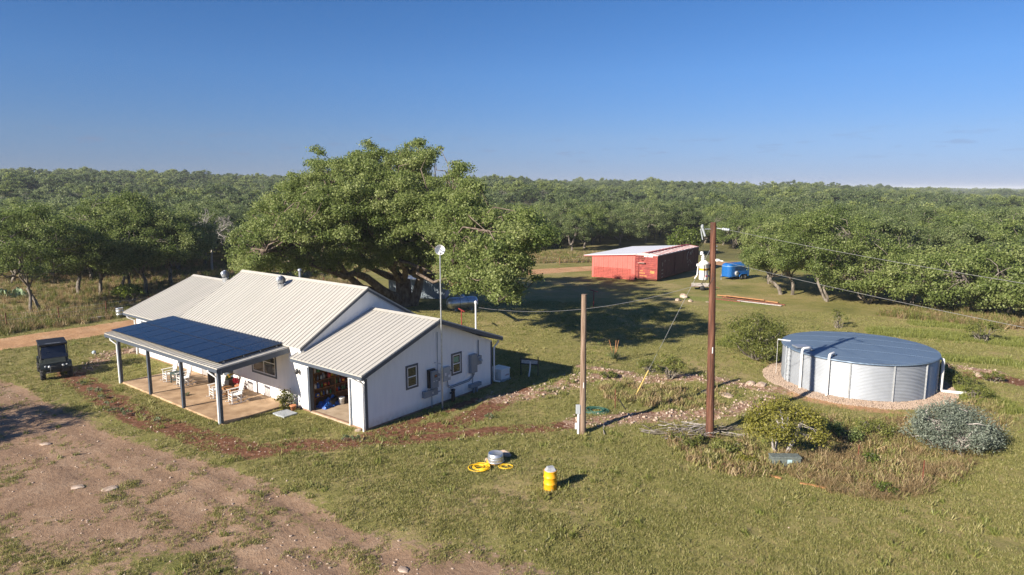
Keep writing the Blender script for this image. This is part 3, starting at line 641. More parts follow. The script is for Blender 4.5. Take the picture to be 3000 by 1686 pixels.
view_d = np.array([OX-CAM[0], OY-CAM[1], 0])/ODEP
cents, rads = [], []
sx = [p[0] for p in SIL]; sy = [p[1] for p in SIL]; SILc = SIL+SIL[:1]
tries = 0
while len(cents) < 600 and tries < 150000:
    tries += 1
    px, py = rng.uniform(min(sx), max(sx)), rng.uniform(min(sy), max(sy))
    X_, Y_ = np.array([px]), np.array([py])
    if not inside(X_, Y_, SIL)[0]: continue
    ed = seg_d(X_, Y_, SILc)[0]
    if ed < 12: continue
    r_ = min(rng.uniform(0.75, 1.5), max(0.4, ed*1.15*ODEP/FPX))
    # bulk of the crown in depth: deep in the middle, thin at the rim, the low right limb hangs towards the yard
    half = min(9.5, 1.0+ed*0.07)
    side = rng.choice([-1, 1], p=[0.8, 0.2]); dd = side*half*rng.uniform(0.35, 1.0)
    p = np.array(DEP(px, py, ODEP-3.0+dd-17*float(smooth(1150, 1540, px))))
    if p[2] < 1.6: continue
    if any((abs(p-q) < 0.8).all() for q in cents): continue
    cents.append(p); rads.append(r_)
cents = np.array(cents); rads = np.array(rads)
tr = MB(); base = np.array([OX, OY, -0.2]); fork = base+np.array([-0.5, 0.3, 2.6])
tr.tube([base, base+np.array([-0.05, 0.0, 0.5]), base+np.array([-0.2, 0.1, 1.5]), fork], [1.05, 0.85, 0.75, 0.72], 12)
tr.tube([base+np.array([0.5, 0.35, 0.1]), base+np.array([1.0, 0.6, 1.4]), base+np.array([1.3, 0.9, 3.0]), base+np.array([2.2, 1.4, 4.6])], [0.55, 0.45, 0.36, 0.24], 9)
LIMB = []
ends = []
C2 = cents.copy(); km = C2[rng.choice(len(C2), 15, replace=False)]
for it in range(8):
    lab = np.argmin(((C2[:, None]-km[None])**2).sum(-1), 1); km = np.array([C2[lab == i].mean(0) if (lab == i).any() else km[i] for i in range(15)])
for i in range(15):
    e_ = base+(km[i]-base)*0.70; s0 = fork if i % 2 else base+np.array([1.3, 0.9, 3.0])
    lp = curve_pts(s0, e_, rng, 8, 0.24); tr.tube(lp, list(np.linspace(0.30, 0.07, 8)), 8); LIMB += lp[1:]
for px_, py_, dd in ((1010, 810, -3), (1090, 760, -4), (760, 780, -4), (930, 760, -5), (1130, 720, -4)):
    pass
# the pale crooked limbs seen under the crown
for poly in ([(1170, 880), (1120, 850), (1075, 815), (1040, 800), (1010, 812), (985, 800), (900, 770), (835, 735), (780, 735)], [(1165, 870), (1060, 845), (1010, 800), (975, 745), (940, 700)]):
    pts = [np.array(DEP(px, py, ODEP-0.5-(1.0 if poly[-1][0] < 1200 else 2.6)*i)) for i, (px, py) in enumerate(poly)]
    tr.tube(pts, list(np.linspace(0.42, 0.12, len(pts))), 8); LIMB += pts[2:]
LP = np.array(LIMB)
for c_ in cents:
    i = int(np.argmin(np.linalg.norm(LP-c_, axis=1))); tr.tube(curve_pts(LP[i], c_, rng, 5, 0.2), [0.085, 0.065, 0.05, 0.035, 0.015], 5, cap=False)
V, ti = clump_leaves(cents, rads, 380000, rng, 0.16, 0.11, 0.58)
oak = empty('great_oak', (0, 0, 0), 0, 'huge spreading live oak with gnarled limbs right behind the white house', 'tree')
tr.build('trunk', M['barkoak'], oak)
co = bpy.data.objects.new('crown', quads_mesh('crown', V, M['oakleaf'], ti)); COL.objects.link(co); co.parent = oak

# --- trees one can tell apart near the clearing: pixel of the foot, kind, scale, label
tl = 'trees along the left road'
for px, py, k, s, lab in ((92, 914, 1, 0.92, 'forked oak leaning at the left edge beside the ranch road'),
        (233, 862, 0, 0.88, 'slim oak with dark double trunk behind the roadside fence'),
        (293, 868, 2, 0.86, 'ivy clad oak trunk standing left of the lime green bush'),
        (362, 850, 1, 1.02, 'broad oak with leaning trunk just above the lime green bush'),
        (425, 858, 2, 0.9, 'dense oak shading the ground behind the far left roof corner'),
        (505, 840, 0, 0.95, 'dark oak standing between the house roof and the bare grey tree'),
        (2290, 863, 0, 1.0, 'oak with pale straight trunk right of the blue trailer'),
        (2322, 864, 2, 0.9, 'stubby thick trunked oak with a green skirt beside the pale trunk'),
        (2420, 884, 1, 1.02, 'oak on a strongly curved grey trunk in the clearing'),
        (2252, 832, 2, 0.72, 'small leaning oak shading the nose of the blue trailer')):
    x, y = G(px, py); put_tree(NEAR[k], x, y, s*(1.25 if px < 1000 else 1.08), px*0.37, lab, dz=-0.35*s)
for px, py, s, lab in ((2560, 892, 0.85, 'oak hanging low over the dry grass right of the curved trunk'), (2650, 903, 0.8, 'low oak with drooping skirts at the edge of the dry grass'), (2745, 915, 0.85, 'dense low oak above the right hand power wire'),
        (2850, 925, 0.9, 'oak with foliage to the ground near the right edge of the woods'), (2960, 930, 0.92, 'rightmost oak at the front of the woods')):
    x, y = G(px, py); put_tree(OAK[int(px) % 5], x, y, s*1.15, px*0.6, lab, dz=-1.9*s)
x, y = -16.0, -18.0
put_tree(OAK[3], x, y, 0.64, 1.0, 'small oak by the driveway casting the round shadow on the dirt')

# --- the wood: the nearest 270 are trees of their own
def bound(px): return np.interp(px, [-600, 0, 300, 430, 520, 700, 1000, 1300, 1500, 1650, 1760, 1900, 2060, 2150, 2240, 2400, 2480, 2560, 2700, 2850, 3000, 3600],
                                    [850, 835, 822, 818, 800, 772, 745, 735, 738, 742, 730, 712, 715, 735, 752, 765, 800, 868, 885, 900, 905, 940])
rng = np.random.RandomState(9)
cand = []
tries = 0
n_try = 26000
rr = np.sqrt(rng.uniform(55**2, 640**2, n_try)); az = rng.uniform(-0.80, 0.80, n_try)
X = CAM[0]+rr*(np.sin(az)*_rt[0]-np.cos(az)*math.sin(YAW)); Y = CAM[1]+rr*(np.sin(az)*_rt[1]+np.cos(az)*math.cos(YAW))
Z = H(X, Y)
def topix(X, Y, Z):
    d = np.stack([X-CAM[0], Y-CAM[1], Z-CAM[2]], -1); w = d@_fw; return 1500+FPX*(d@_rt)/w, 843-FPX*(d@_up)/w
PXs, PYs = topix(X, Y, Z)
ok = PYs < bound(PXs)
# open glades in the wood
glade = vnoise(X, Y, 26, 51)+0.5*vnoise(X, Y, 11, 52)
ok &= glade > np.where(rr < 120, -0.40, -0.27)
X, Y, Z, rr, PXs = X[ok], Y[ok], Z[ok], rr[ok], PXs[ok]
order = np.argsort(rr); cell = {}
tx = []
fixed = [(e.location.x, e.location.y) for e in bpy.data.objects if e.get('category') == 'tree' and e.name.startswith('oak_tree')]
for p in fixed: cell.setdefault((int(p[0]//7), int(p[1]//7)), []).append(p)
for i in order:
    x, y = X[i], Y[i]; ci, cj = int(x//7), int(y//7); sp_ = 4.7 if rr[i] < 300 else 5.4; bad = False
    for a in (-1, 0, 1):
        for b in (-1, 0, 1):
            for q in cell.get((ci+a, cj+b), ()):
                if (q[0]-x)**2+(q[1]-y)**2 < sp_*sp_: bad = True; break
    if bad: continue
    cell.setdefault((ci, cj), []).append((x, y)); tx.append((x, y, rr[i], PXs[i]))
vis = [t for t in tx if -160 < t[3] < 3160]; rest_out = [t for t in tx if not (-160 < t[3] < 3160)]
def wood_label(px, r_, k):
    where = ('left of the dead grey tree', 'behind the great oak', 'behind the red barn', 'behind the tall pole and trailer', 'above the water tank on the right')[int(np.searchsorted([620, 1330, 1880, 2330], px))]
    row = 'in front rows' if r_ < 105 else ('in middle rows' if r_ < 150 else 'deep')
    return '%s oak %s of the wood %s' % ('grey green' if k % 2 else 'olive green', row, where)
lab_g = 'live oaks of the surrounding wood'
for i, (x, y, r_, px) in enumerate(vis[:262]):
    s = rng.uniform(0.85, 1.22); k_ = rng.randint(5)
    e = put_tree(OAK[k_], x, y, s, rng.uniform(0, 6.28), wood_label(px, r_, k_), group=lab_g, dz=-rng.uniform(0.3, 1.4))
FT = vis[262:]+[t for t in rest_out if t[2] > 90]
# beyond the crest, and the low country on the right out to the horizon
n2 = 9000; r2 = np.sqrt(rng.uniform(640**2, 3600**2, n2)); az2 = rng.uniform(-0.05, 0.78, n2)
k = (az2 > 0.18) | (r2 < 900); r2, az2 = r2[k], az2[k]
X2 = CAM[0]+r2*(np.sin(az2)*_rt[0]-np.cos(az2)*math.sin(YAW)); Y2 = CAM[1]+r2*(np.sin(az2)*_rt[1]+np.cos(az2)*math.cos(YAW))
fx = np.r_[np.array([t[0] for t in FT]), X2]; fy = np.r_[np.array([t[1] for t in FT]), Y2]
fs = np.r_[rng.uniform(0.62, 1.22, len(FT)), rng.uniform(0.9, 1.7, len(X2))]
scatter('distant_woods', np.stack([fx, fy, H(fx, fy)-0.9], -1), FAR, rng, label='unbroken live oak woods rising to the skyline', tilt=0.04, scales=fs)
print('trees', len(vis), 'far', len(fx))
# ------------------------------------------------------------------ the ranch house (x along the front, y to the back)
house = empty('ranch_house', (0, 0, 0), 0, 'long white ranch house with ivory metal roofs and open garage bay', 'house')
def part(b, name, m_, parent=house, **k): return b.build(name, m_, parent, **k)
WL, WM, WG = -23.25, -17.1, -4.8
b = MB(); b.box(((WL+WM)/2, 0.06, 1.42), (WM-WL, 0.12, 2.66)); b.box(((WM+WG)/2, 0.06, 1.60), (WG-WM, 0.12, 3.02)); b.box(((WG-4.2)/2, 0.06, 1.35), (-4.2-WG, 0.12, 2.5))
b.box((-0.54, 0.06, 1.35), (1.08, 0.12, 2.5)); b.box((-2.64, 0.06, 2.48), (3.12, 0.12, 0.24)); part(b, 'front_wall', M['siding'])
b = MB(); b.prism([(0.124, 0.1), (9.08, 0.1), (9.08, 2.60), (4.54, 4.44), (0.124, 2.64)], 0, -0.12, 0.0); part(b, 'right_gable_wall', M['siding'])
b = MB(); b.prism([(0.124, 2.4), (8.6, 2.4), (8.6, 3.2), (4.29, 5.6), (0.124, 3.24)], 0, -4.92, -4.80); part(b, 'upper_gable_wall', M['siding'])
b = MB(); b.prism([(0.124, 0.1), (8.6, 0.1), (8.6, 3.2), (4.29, 5.6), (0.124, 3.24)], 0, -17.1, -16.98)
b.prism([(0.124, 0.1), (8.9, 0.1), (8.9, 2.75), (4.45, 4.73), (0.124, 2.8)], 0, -23.25, -23.13); part(b, 'left_gable_wall', M['siding'])
b = MB(); b.box((-2.4, 9.02, 1.35), (4.56, 0.12, 2.5)); b.box((-10.9, 8.54, 1.6), (12.0, 0.12, 3.0)); b.box((-20.05, 8.84, 1.4), (6.0, 0.12, 2.6)); part(b, 'rear_wall', M['siding'])
b = MB(); b.box((-11.6, 0.075, -0.02), (23.2, 0.11, 0.24)); b.box((-0.075, 4.6, -0.02), (0.11, 8.9, 0.236)); b.box((-11.6, 8.45, -0.02), (23.0, 0.1, 0.23)); part(b, 'foundation', M['foundation'])
b = MB(); b.box((-2.45, 4.45, 0.02), (4.7, 8.8, 0.1)); b.box((-2.64, 0.055, 0.021), (3.1, 0.14, 0.1)); part(b, 'garage_floor', M['garagefloor'])
b = MB(); b.box((-4.74, 4.5, 1.35), (0.1, 8.7, 2.5)); part(b, 'garage_partition', M['shelf'])

def roof_slope(name, x0, x1, ye, ze, yr, zr, m_, parent=house, sp=0.305, th=0.05, ribh=0.028):
    b = MB(); s = 1 if yr > ye else -1
    b.prism([(ye, ze-th), (yr, zr-th), (yr, zr), (ye, ze)], 0, x0, x1)
    n = int(round((x1-x0)/sp))
    for i in range(n+1):
        x = min(max(x0+0.03, x0+i*(x1-x0)/n), x1-0.03); w = 0.055
        dy, dz = (yr-ye), (zr-ze); l = math.hypot(dy, dz); nyv, nzv = -dz/l*s, abs(dy)/l
        ya, za, yb, zb = ye-0.012*s, ze, yr, zr
        P = []
        for (yy, zz) in ((ya, za), (yb, zb)):
            P += [(x-w/2, yy, zz-0.004), (x+w/2, yy, zz-0.004), (x+w/4, yy+nyv*ribh, zz+nzv*ribh), (x-w/4, yy+nyv*ribh, zz+nzv*ribh)]
        b.add(P, [(0, 1, 2, 3), (7, 6, 5, 4), (1, 5, 6, 2), (2, 6, 7, 3), (3, 7, 4, 0)])
    return part(b, name, m_, parent)
GE, GRZ = 2.773, 4.559
roof_slope('garage_roof', -5.03, 0.406, -0.475, GE, 4.54, GRZ, M['roof']); roof_slope('garage_rear_roof', -4.70, 0.406, 9.555, GE, 4.54, GRZ, M['roof'])
roof_slope('main_roof', -17.2, -4.68, -0.10, 3.20, 4.29, 5.71, M['roof']); roof_slope('main_rear_roof', -17.2, -4.68, 8.70, 3.20, 4.29, 5.71, M['roof'])
roof_slope('left_wing_roof', -24.03, -17.0, -0.475, 2.861, 4.447, 4.843, M['roof']); roof_slope('left_wing_rear_roof', -24.03, -17.0, 9.37, 2.861, 4.447, 4.843, M['roof'])
def ridge_cap(x0, x1, y, z, sl):
    b = MB(); w = 0.17; b.prism([(y-w, z-w*sl+0.03), (y, z+0.045), (y+w, z-w*sl+0.03), (y+w, z-w*sl+0.04), (y, z+0.06), (y-w, z-w*sl+0.04)], 0, x0, x1); part(b, 'ridge_cap', M['roof'])
ridge_cap(-4.68, 0.43, 4.54, GRZ, 0.356); ridge_cap(-17.22, -4.66, 4.29, 5.71, 0.57); ridge_cap(-24.05, -17.2, 4.447, 4.843, 0.40)
# rakes and eave boards
def rake(x, pts, w=0.05, h=0.17, name='rake_board'):
    b = MB()
    for p, q in zip(pts[:-1], pts[1:]): b.bar((x, p[0], p[1]), (x, q[0], q[1]), w, h)
    part(b, name, M['trim'])
rake(0.40, [(-0.47, GE-0.13), (4.54, GRZ-0.13), (9.55, GE-0.13)]); rake(-4.705, [(-0.08, 3.08), (4.29, 5.59), (8.69, 3.08)], h=0.10); rake(-5.05, [(-0.49, GE-0.05), (4.2, GRZ-0.18)], h=0.14)
rake(-24.01, [(-0.47, 2.74), (4.447, 4.72), (9.3, 2.74)])
b = MB(); b.box((-2.31, -0.478, GE-0.125), (5.40, 0.04, 0.14)); b.box((-2.31, 9.55, GE-0.125), (5.40, 0.04, 0.14)); b.box((-20.5, -0.478, 2.74), (7.0, 0.04, 0.14)); part(b, 'eave_board', M['trim'])
# soffits
b = MB(); b.box((-2.31, -0.23, GE-0.185), (5.3, 0.45, 0.02)); b.box((-20.5, -0.23, 2.675), (6.8, 0.45, 0.02)); part(b, 'soffit', M['white'])
b = MB(); b.box((0.012, 0.06, 1.32), (0.024, 0.15, 2.45)); b.box((0.012, 9.02, 1.32), (0.024, 0.12, 2.45)); b.box((-4.26, -0.012, 1.2), (0.13, 0.024, 2.2)); b.box((-0.99, -0.012, 1.2), (0.10, 0.024, 2.2)); part(b, 'corner_trim', M['trim'])
b = MB(); b.box((-4.17, 0.075, 1.2), (0.05, 0.22, 2.28)); part(b, 'door_jamb', M['trim']); b = MB(); b.box((-1.11, 0.075, 1.2), (0.05, 0.22, 2.28)); part(b, 'door_jamb', M['white'])
def downspout(x, y, ztop, dxr, dyr, zb=0.1, kick=None):
    b = MB(); b.tube([(x+dxr, y+dyr, ztop), (x+dxr, y+dyr, ztop-0.1), (x, y, ztop-0.34), (x, y, zb+0.12)] + ([(x, y, zb+0.06), (x+kick[0], y+kick[1], zb-0.08)] if kick else [(x, y, zb-0.1)]), 0.05, 8, smooth_=True)
    part(b, 'downspout', M['pvc'])
downspout(-0.05, -0.09, 2.6, -0.35, -0.30); downspout(0.09, 9.16, 2.55, 0.0, 0.36, 0.2, (0.05, 0.45)); downspout(-23.35, -0.08, 2.66, -0.2, -0.35)
# windows
def window(cx, cz, w, h, face, mull, sticker=False):
    """face 'front' lies in y=0 looking to -y; face 'right' lies in x=0 looking to +x"""
    def T(u, d, z): return (cx+u, -d, z) if face == 'front' else (d, cx+u, z)
    def bx(b, u, d, z, du, dd, dz): b.box(T(u, d, z), (du, dd, dz) if face == 'front' else (dd, du, dz))
    t = 0.10; b = MB()
    bx(b, 0, 0.014, cz+h/2-t/2, w, 0.028, t); bx(b, 0, 0.014, cz-h/2+t/2, w, 0.028, t)
    for s in (-1, 1): bx(b, s*(w/2-t/2), 0.014, cz, t, 0.028, h-2*t)
    win = part(b, 'window', M['trim'])
    f = 0.045; iw, ih = w-2*t, h-2*t; b = MB()
    bx(b, 0, 0.012, cz+ih/2-f/2, iw, 0.024, f); bx(b, 0, 0.012, cz-ih/2+f/2, iw, 0.024, f)
    for s in (-1, 1): bx(b, s*(iw/2-f/2), 0.012, cz, f, 0.024, ih-2*f)
    if mull == 'h': bx(b, 0, 0.013, cz, iw-2*f, 0.026, 0.05)
    else:
        bx(b, 0, 0.013, cz, 0.06, 0.026, ih-2*f)
        for s in (-1, 1): bx(b, s*(iw/4), 0.0125, cz+ih*0.16, iw/2-f-0.03, 0.025, 0.045)
    part(b, 'sash', M['white'], win)
    if mull == 'h': L_ = [(0, cz+ih/4, iw-2*f, ih/2-f-0.025), (0, cz-ih/4, iw-2*f, ih/2-f-0.025)]
    else: L_ = [(s*iw/4, cz+q*ih*0.16+(ih/2-f)*0.5*q+(0 if q > 0 else ih*0.16), iw/2-f-0.03, (ih/2-f-ih*0.16 if q > 0 else ih/2-f+ih*0.16)) for s in (-1, 1) for q in (1, -1)]
    if mull != 'h':
        zt, zb_ = cz+ih/2-f, cz-ih/2+f; zm = cz+ih*0.16
        L_ = [(s*(iw/4-0.005), (a+c_)/2, iw/2-f-0.03, c_-a-0.04) for s in (-1, 1) for a, c_ in ((zb_, zm), (zm, zt))]
    for u, z, du, dz in L_:
        b = MB(); bx(b, u, 0.006, z, du+0.01, 0.006, dz+0.02); part(b, 'pane', M['glass'], win)
    if sticker:
        b = MB(); bx(b, -0.02, 0.0105, cz+ih/4-0.02, iw*0.62, 0.002, ih*0.30); part(b, 'window_sticker', mat('pale_green_sticker', (0.30, 0.45, 0.33), 0.6, scale=9, col2=(0.12, 0.30, 0.16)), win)
window(2.93, 1.925, 0.82, 1.20, 'right', 'h'); window(6.14, 1.90, 0.80, 1.18, 'right', 'h', True); window(-8.16, 1.82, 2.32, 1.22, 'front', 'v'); window(-21.9, 1.80, 1.3, 1.15, 'front', 'h')
b = MB(); b.box((-11.82, -0.02, 1.15), (0.96, 0.04, 2.1)); dr = part(b, 'front_door', M['trim']); b = MB(); b.blob((-11.42, -0.06, 1.08), (0.035, 0.035, 0.035), random.Random(1), 1, jag=0); part(b, 'door_handle', M['galvdull'], dr)
b = MB(); b.tube([(-4.99, 0, 2.1), (-4.99, -0.12, 2.16), (-4.99, -0.15, 2.1)], 0.015, 6); b.lathe([(0.05, 0.1), (0.11, 0.0), (0.10, -0.1), (0.04, -0.16), (0.0, -0.17)], (-4.99, -0.15, 2.02), 10); part(b, 'wall_lamp', M['blackmetal'])
# porch
PX0, PX1, PY, PZ, PS_ = -18.2, -5.75, -3.83, 2.80, 0.08
roof_slope('porch_roof', PX0, PX1, PY, PZ, -0.02, PZ+PS_*(-0.02-PY), M['porchroof'], th=0.04)
b = MB(); b.box(((PX0+PX1)/2, PY-0.005, PZ-0.125), (PX1-PX0, 0.04, 0.16)); part(b, 'porch_eave_board', M['trim'])
b = MB()
for x in (PX0+0.02, PX1-0.02): b.bar((x, PY+0.02, PZ-0.17), (x, -0.05, PZ-0.17+PS_*3.75), 0.045, 0.25)
part(b, 'porch_rake_board', M['trim'])
b = MB(); b.box((-11.49, -3.62, 2.58), (11.6, 0.09, 0.20)); part(b, 'porch_beam', M['trim'])
for i in range(4):
    x = -16.94+i*(16.94-6.035)/3; b = MB(); b.cbox((x, -3.62, 1.28), (0.15, 0.15, 2.42), 0.01); part(b, 'porch_post', M['trim'])
for x in (-17.09, -6.19): downspout(x, -3.66, 2.62, -0.35, -0.17, 0.05)
b = MB(); b.box((-11.45, -1.75, 0.0), (11.0, 3.7, 0.2)); b.build('patio_slab', M['concrete'], None, kind='structure', label='tan stained concrete patio slab under the solar porch')
b = MB(); b.box((-4.95, -0.95, 0.03), (0.95, 0.75, 0.1)); b.build('stepping_slab', M['eleclight'], None, label='small grey concrete pad in the grass by the garage door', cat='pad')

# turbine vents and flue
def turbine(x, y, z, parent=house):
    b = MB(); b.lathe([(0.19, -0.3), (0.19, 0.14), (0.22, 0.15), (0.22, 0.19)], (x, y, z), 16); t = part(b, 'turbine_vent', M['galv'], parent)
    v = MB(); n = 18
    for k in range(n):
        P = []
        for j in range(7):
            ph = -1.25+j*2.5/6; rr_ = 0.27*math.cos(ph*0.92); zz = 0.42+0.25*math.sin(ph)
            for e in (0, 0.62): a = 2*PI*(k+e)/n; P.append((x+rr_*(1-0.12*(e > 0))*math.cos(a), y+rr_*(1-0.12*(e > 0))*math.sin(a), z+zz))
        v.add(P, [(2*j, 2*j+1, 2*j+3, 2*j+2) for j in range(6)], 0, True)
    v.lathe([(0.0, 0.70), (0.09, 0.68), (0.10, 0.64)], (x, y, z), 12); part(v, 'turbine_head', M['galv'], t)
    c = MB(); c.lathe([(0.0, 0.2), (0.16, 0.28), (0.19, 0.42), (0.15, 0.58), (0.0, 0.64)], (x, y, z), 12); part(c, 'turbine_core', M['black'], t)
vx_, vy_, vz_ = AX(661, 826, 1, 4.35); turbine(vx_, 4.35, 4.86)
vx_, vy_, vz_ = AX(824, 836, 1, 3.45); turbine(vx_, 3.45, 3.2+0.5718*3.55)
vx_, vy_, vz_ = AX(879, 812, 1, 5.0); b = MB(); b.tube([(vx_, 5.0, 5.0), (vx_, 5.0, 6.0)], 0.075, 10); b.lathe([(0.12, 0.0), (0.13, 0.03), (0.12, 0.09), (0.05, 0.14), (0.0, 0.14)], (vx_, 5.0, 6.02), 12); part(b, 'flue_pipe', M['galv'])

# ------------------------------------------------------------------ solar array on the porch roof
m, nt, N, L, P = nmat('solar_cell_glass')
tc = N.new('ShaderNodeTexCoord'); br = N.new('ShaderNodeTexBrick'); br.offset = 0; br.inputs['Scale'].default_value = 1.0
br.inputs['Brick Width'].default_value = 0.158; br.inputs['Row Height'].default_value = 0.158; br.inputs['Mortar Size'].default_value = 0.003
br.inputs['Color1'].default_value = (0.008, 0.015, 0.036, 1); br.inputs['Color2'].default_value = (0.009, 0.018, 0.042, 1); br.inputs['Mortar'].default_value = (0.015, 0.02, 0.03, 1)
L.new(tc.outputs['Object'], br.inputs['Vector']); L.new(br.outputs['Color'], P.inputs['Base Color']); P.inputs['Roughness'].default_value = 0.15; P.inputs['Specular IOR Level'].default_value = 0.26
M['cell'] = m
arr = empty('solar_array', (-12.1, -1.77, 2.97), 0, 'dark blue solar panel array covering the low porch roof', 'solar panels')
AX0, AX1, AY0, AY1 = -18.02, -6.20, -3.55, 0.02
cw, ch = (AX1-AX0)/9, (AY1-AY0)/2; ang = math.atan(PS_)
pb = MB(); pb.box((0, 0, 0), (cw-0.022, ch-0.022, 0.035), mi=1); pb.box((0, 0, 0.0185), (cw-0.05, ch-0.05, 0.004), mi=0); pm = pb.mesh('solar_panel', [M['cell'], M['black']])
for i in range(9):
    for j in range(2):
        o = bpy.data.objects.new('solar_panel', pm); COL.objects.link(o); o.parent = arr
        y = AY0+(j+0.5)*ch; o.location = (AX0+(i+0.5)*cw+12.1, y+1.77, PZ+PS_*(y-PY)+0.135-2.97); o.rotation_euler = (ang, 0, 0)
for y in (-3.2, -2.2, -1.3, -0.4):
    b = MB(); b.box((0, y+1.77, PZ+PS_*(y-PY)+0.085-2.97), (AX1-AX0-0.1, 0.05, 0.06)); b.build('mounting_rail', M['galvdull'], arr)

# ------------------------------------------------------------------ on the right gable wall
def wallbox(name, y0, y1, z0, z1_, d, m_, label, cat, off=0.0):
    e = empty(name, (0, (y0+y1)/2, z0), 0, label, cat); b = MB(); b.cbox((off+d/2+0.004, 0, (z1_-z0)/2), (d, y1-y0, z1_-z0), 0.012); b.build('cabinet', m_, e); return e
e = wallbox('inverter_cabinet', 3.95, 4.42, 1.08, 2.03, 0.16, M['black'], 'open fronted grey and black inverter cabinet on the white gable wall', 'inverter')
b = MB(); b.cbox((0.245, 0.06, 0.44), (0.14, 0.45, 0.90), 0.012); b.build('cover', M['elec'], e); b = MB(); b.box((0.318, 0.09, 0.62), (0.006, 0.2, 0.15)); b.build('display', M['black'], e)
b = MB(); b.box((0.322, 0.09, 0.625), (0.004, 0.09, 0.07)); b.build('display_lamp', mat('amber_display', (0.5, 0.16, 0.03), 0.4), e); b = MB()
for q in (-0.06, 0.13): b.box((0.317, q+0.02, 0.36), (0.004, 0.08, 0.03))
b.build('cover_label', M['white'], e)
e = wallbox('wireway_box', 3.58, 4.53, 0.66, 1.0, 0.2, M['elec'], 'long grey wiring trough mounted below the inverter cabinet', 'electrical box')
b = MB()
for q in range(5): b.tube([(0.12, -0.28+0.11*q, 0.33), (0.12, -0.28+0.11*q, 0.45)], 0.02, 6)
b.build('conduit_stub', M['pvc'], e); b = MB(); b.tube([(0.1, 0.12, 0.01), (0.1, 0.12, -0.72)], 0.022, 8); b.build('ground_conduit', M['elec'], e); b = MB(); b.box((0.207, 0.1, 0.17), (0.004, 0.06, 0.1)); b.build('warning_label', M['white'], e)
e = wallbox('small_disconnect', 4.56, 4.78, 1.30, 1.68, 0.12, M['elec'], 'small grey disconnect box beside the inverter cover', 'electrical box'); b = MB(); b.box((0.127, 0, 0.22), (0.004, 0.1, 0.09)); b.build('warning_label', M['white'], e)
b = MB(); b.tube([(0.05, 0.02, 0.38), (0.05, 0.02, 2.55)], 0.018, 6); b.build('riser_conduit', M['elec'], e)
e = wallbox('transfer_switch', 4.96, 5.50, 1.20, 1.92, 0.18, M['eleclight'], 'grey transfer switch with side handle left of the second window', 'electrical box')
b = MB(); b.tube([(0.1, 0.27, 0.5), (0.1, 0.36, 0.5), (0.12, 0.36, 0.42)], 0.02, 6); b.build('handle', M['black'], e); b = MB(); b.box((0.186, -0.1, 0.36), (0.004, 0.09, 0.16)); b.box((0.186, 0.16, 0.22), (0.004, 0.16, 0.14)); b.build('warning_label', M['white'], e)
e = wallbox('breaker_panel', 7.10, 7.60, 1.15, 2.17, 0.2, M['elec'], 'tall grey breaker panel beside the electric meter', 'electrical box')
b = MB()
for q in (0.0, 0.08): b.tube([(0.07, 0.05+q, 0.0), (0.07, 0.05+q, -0.12), (0.07, -0.05+q, -0.25), (0.07, -0.3, -0.33-q), (0.07, -1.75, -0.36-q), (0.07, -1.95, -0.25-q), (0.07, -2.0, 0.06)], 0.022, 7)
b.tube([(0.06, -2.5, -0.42), (0.06, -3.0, -0.46)], 0.022, 6); b.tube([(0.06, -0.0, 0.0), (0.06, 0.0, -0.65)], 0.022, 6); b.build('conduit_run', M['elec'], e)
e = wallbox('electric_meter', 7.68, 8.05, 1.50, 1.98, 0.13, M['elec'], 'round glass electric meter on a grey socket near the rear corner', 'meter')
Mx = Matrix.Rotation(PI/2, 4, 'Y'); b = MB(); b.lathe([(0.11, 0.0), (0.11, 0.05), (0.09, 0.12), (0.0, 0.14)], (0.134, 0.02, 0.24), 16, M=Mx); b.build('meter_dome', M['eleclight'], e)
b = MB(); b.tube([(0.05, 0.0, 0.48), (0.05, 0.0, 1.35)], 0.03, 8); b.build('riser_conduit', M['elec'], e)
e = wallbox('lower_trough', 7.05, 7.92, 0.33, 0.54, 0.22, M['elec'], 'low grey cable trough on two legs below the breaker panel', 'electrical box')
for q in (-0.1, 0.12):
    b = MB(); b.box((0.12, q, -0.22), (0.1, 0.1, 0.44)); b.build('leg', M['elec'], e)
e = empty('black_standpipe', (0.22, 5.62, 0), 0, 'short black valve pipe standing against the gable wall', 'pipe'); b = MB(); b.tube([(0, 0, -0.1), (0, 0, 0.62)], 0.1, 12); b.build('pipe', M['black'], e)
b = MB(); b.tube([(0, 0, 0.5), (0.0, -0.22, 0.5)], 0.05, 8); b.lathe([(0.12, 0), (0.12, 0.06), (0, 0.07)], (0, 0, 0.6), 10); b.build('valve', M['black'], e)
e = empty('antenna_mast', (0.52, 4.50, 0), 0, 'tall thin steel mast with a round white dish at the garage gable', 'antenna')
b = MB(); b.tube([(0, 0, -0.2), (0, 0, 3.2), (0, 0, 7.95)], [0.042, 0.038, 0.03], 8); b.build('pole', M['galv'], e)
b = MB(); b.bar((-0.12, 0, 4.25), (0.04, 0, 4.25), 0.05, 0.05); b.bar((-0.5, 0.0, 2.3), (0.03, 0, 2.3), 0.05, 0.04); b.build('bracket', M['galv'], e)
D = Matrix.Rotation(R(-38), 4, 'Z') @ Matrix.Rotation(R(84), 4, 'Y'); b = MB(); b.lathe([(0.0, -0.10), (0.12, -0.085), (0.2, -0.04), (0.245, 0.02), (0.25, 0.02), (0.205, -0.055), (0.12, -0.10), (0.0, -0.115)], (0, 0, 8.05), 24, M=D)
dsh = b.build('dish', M['white'], e); v_ = D @ Vector((0, 0, 1)); b = MB(); b.tube([Vector((0, 0, 8.05))-v_*0.1, Vector((0, 0, 8.05))+v_*0.18], [0.02, 0.045], 8); b.build('feed', M['eleclight'], dsh)
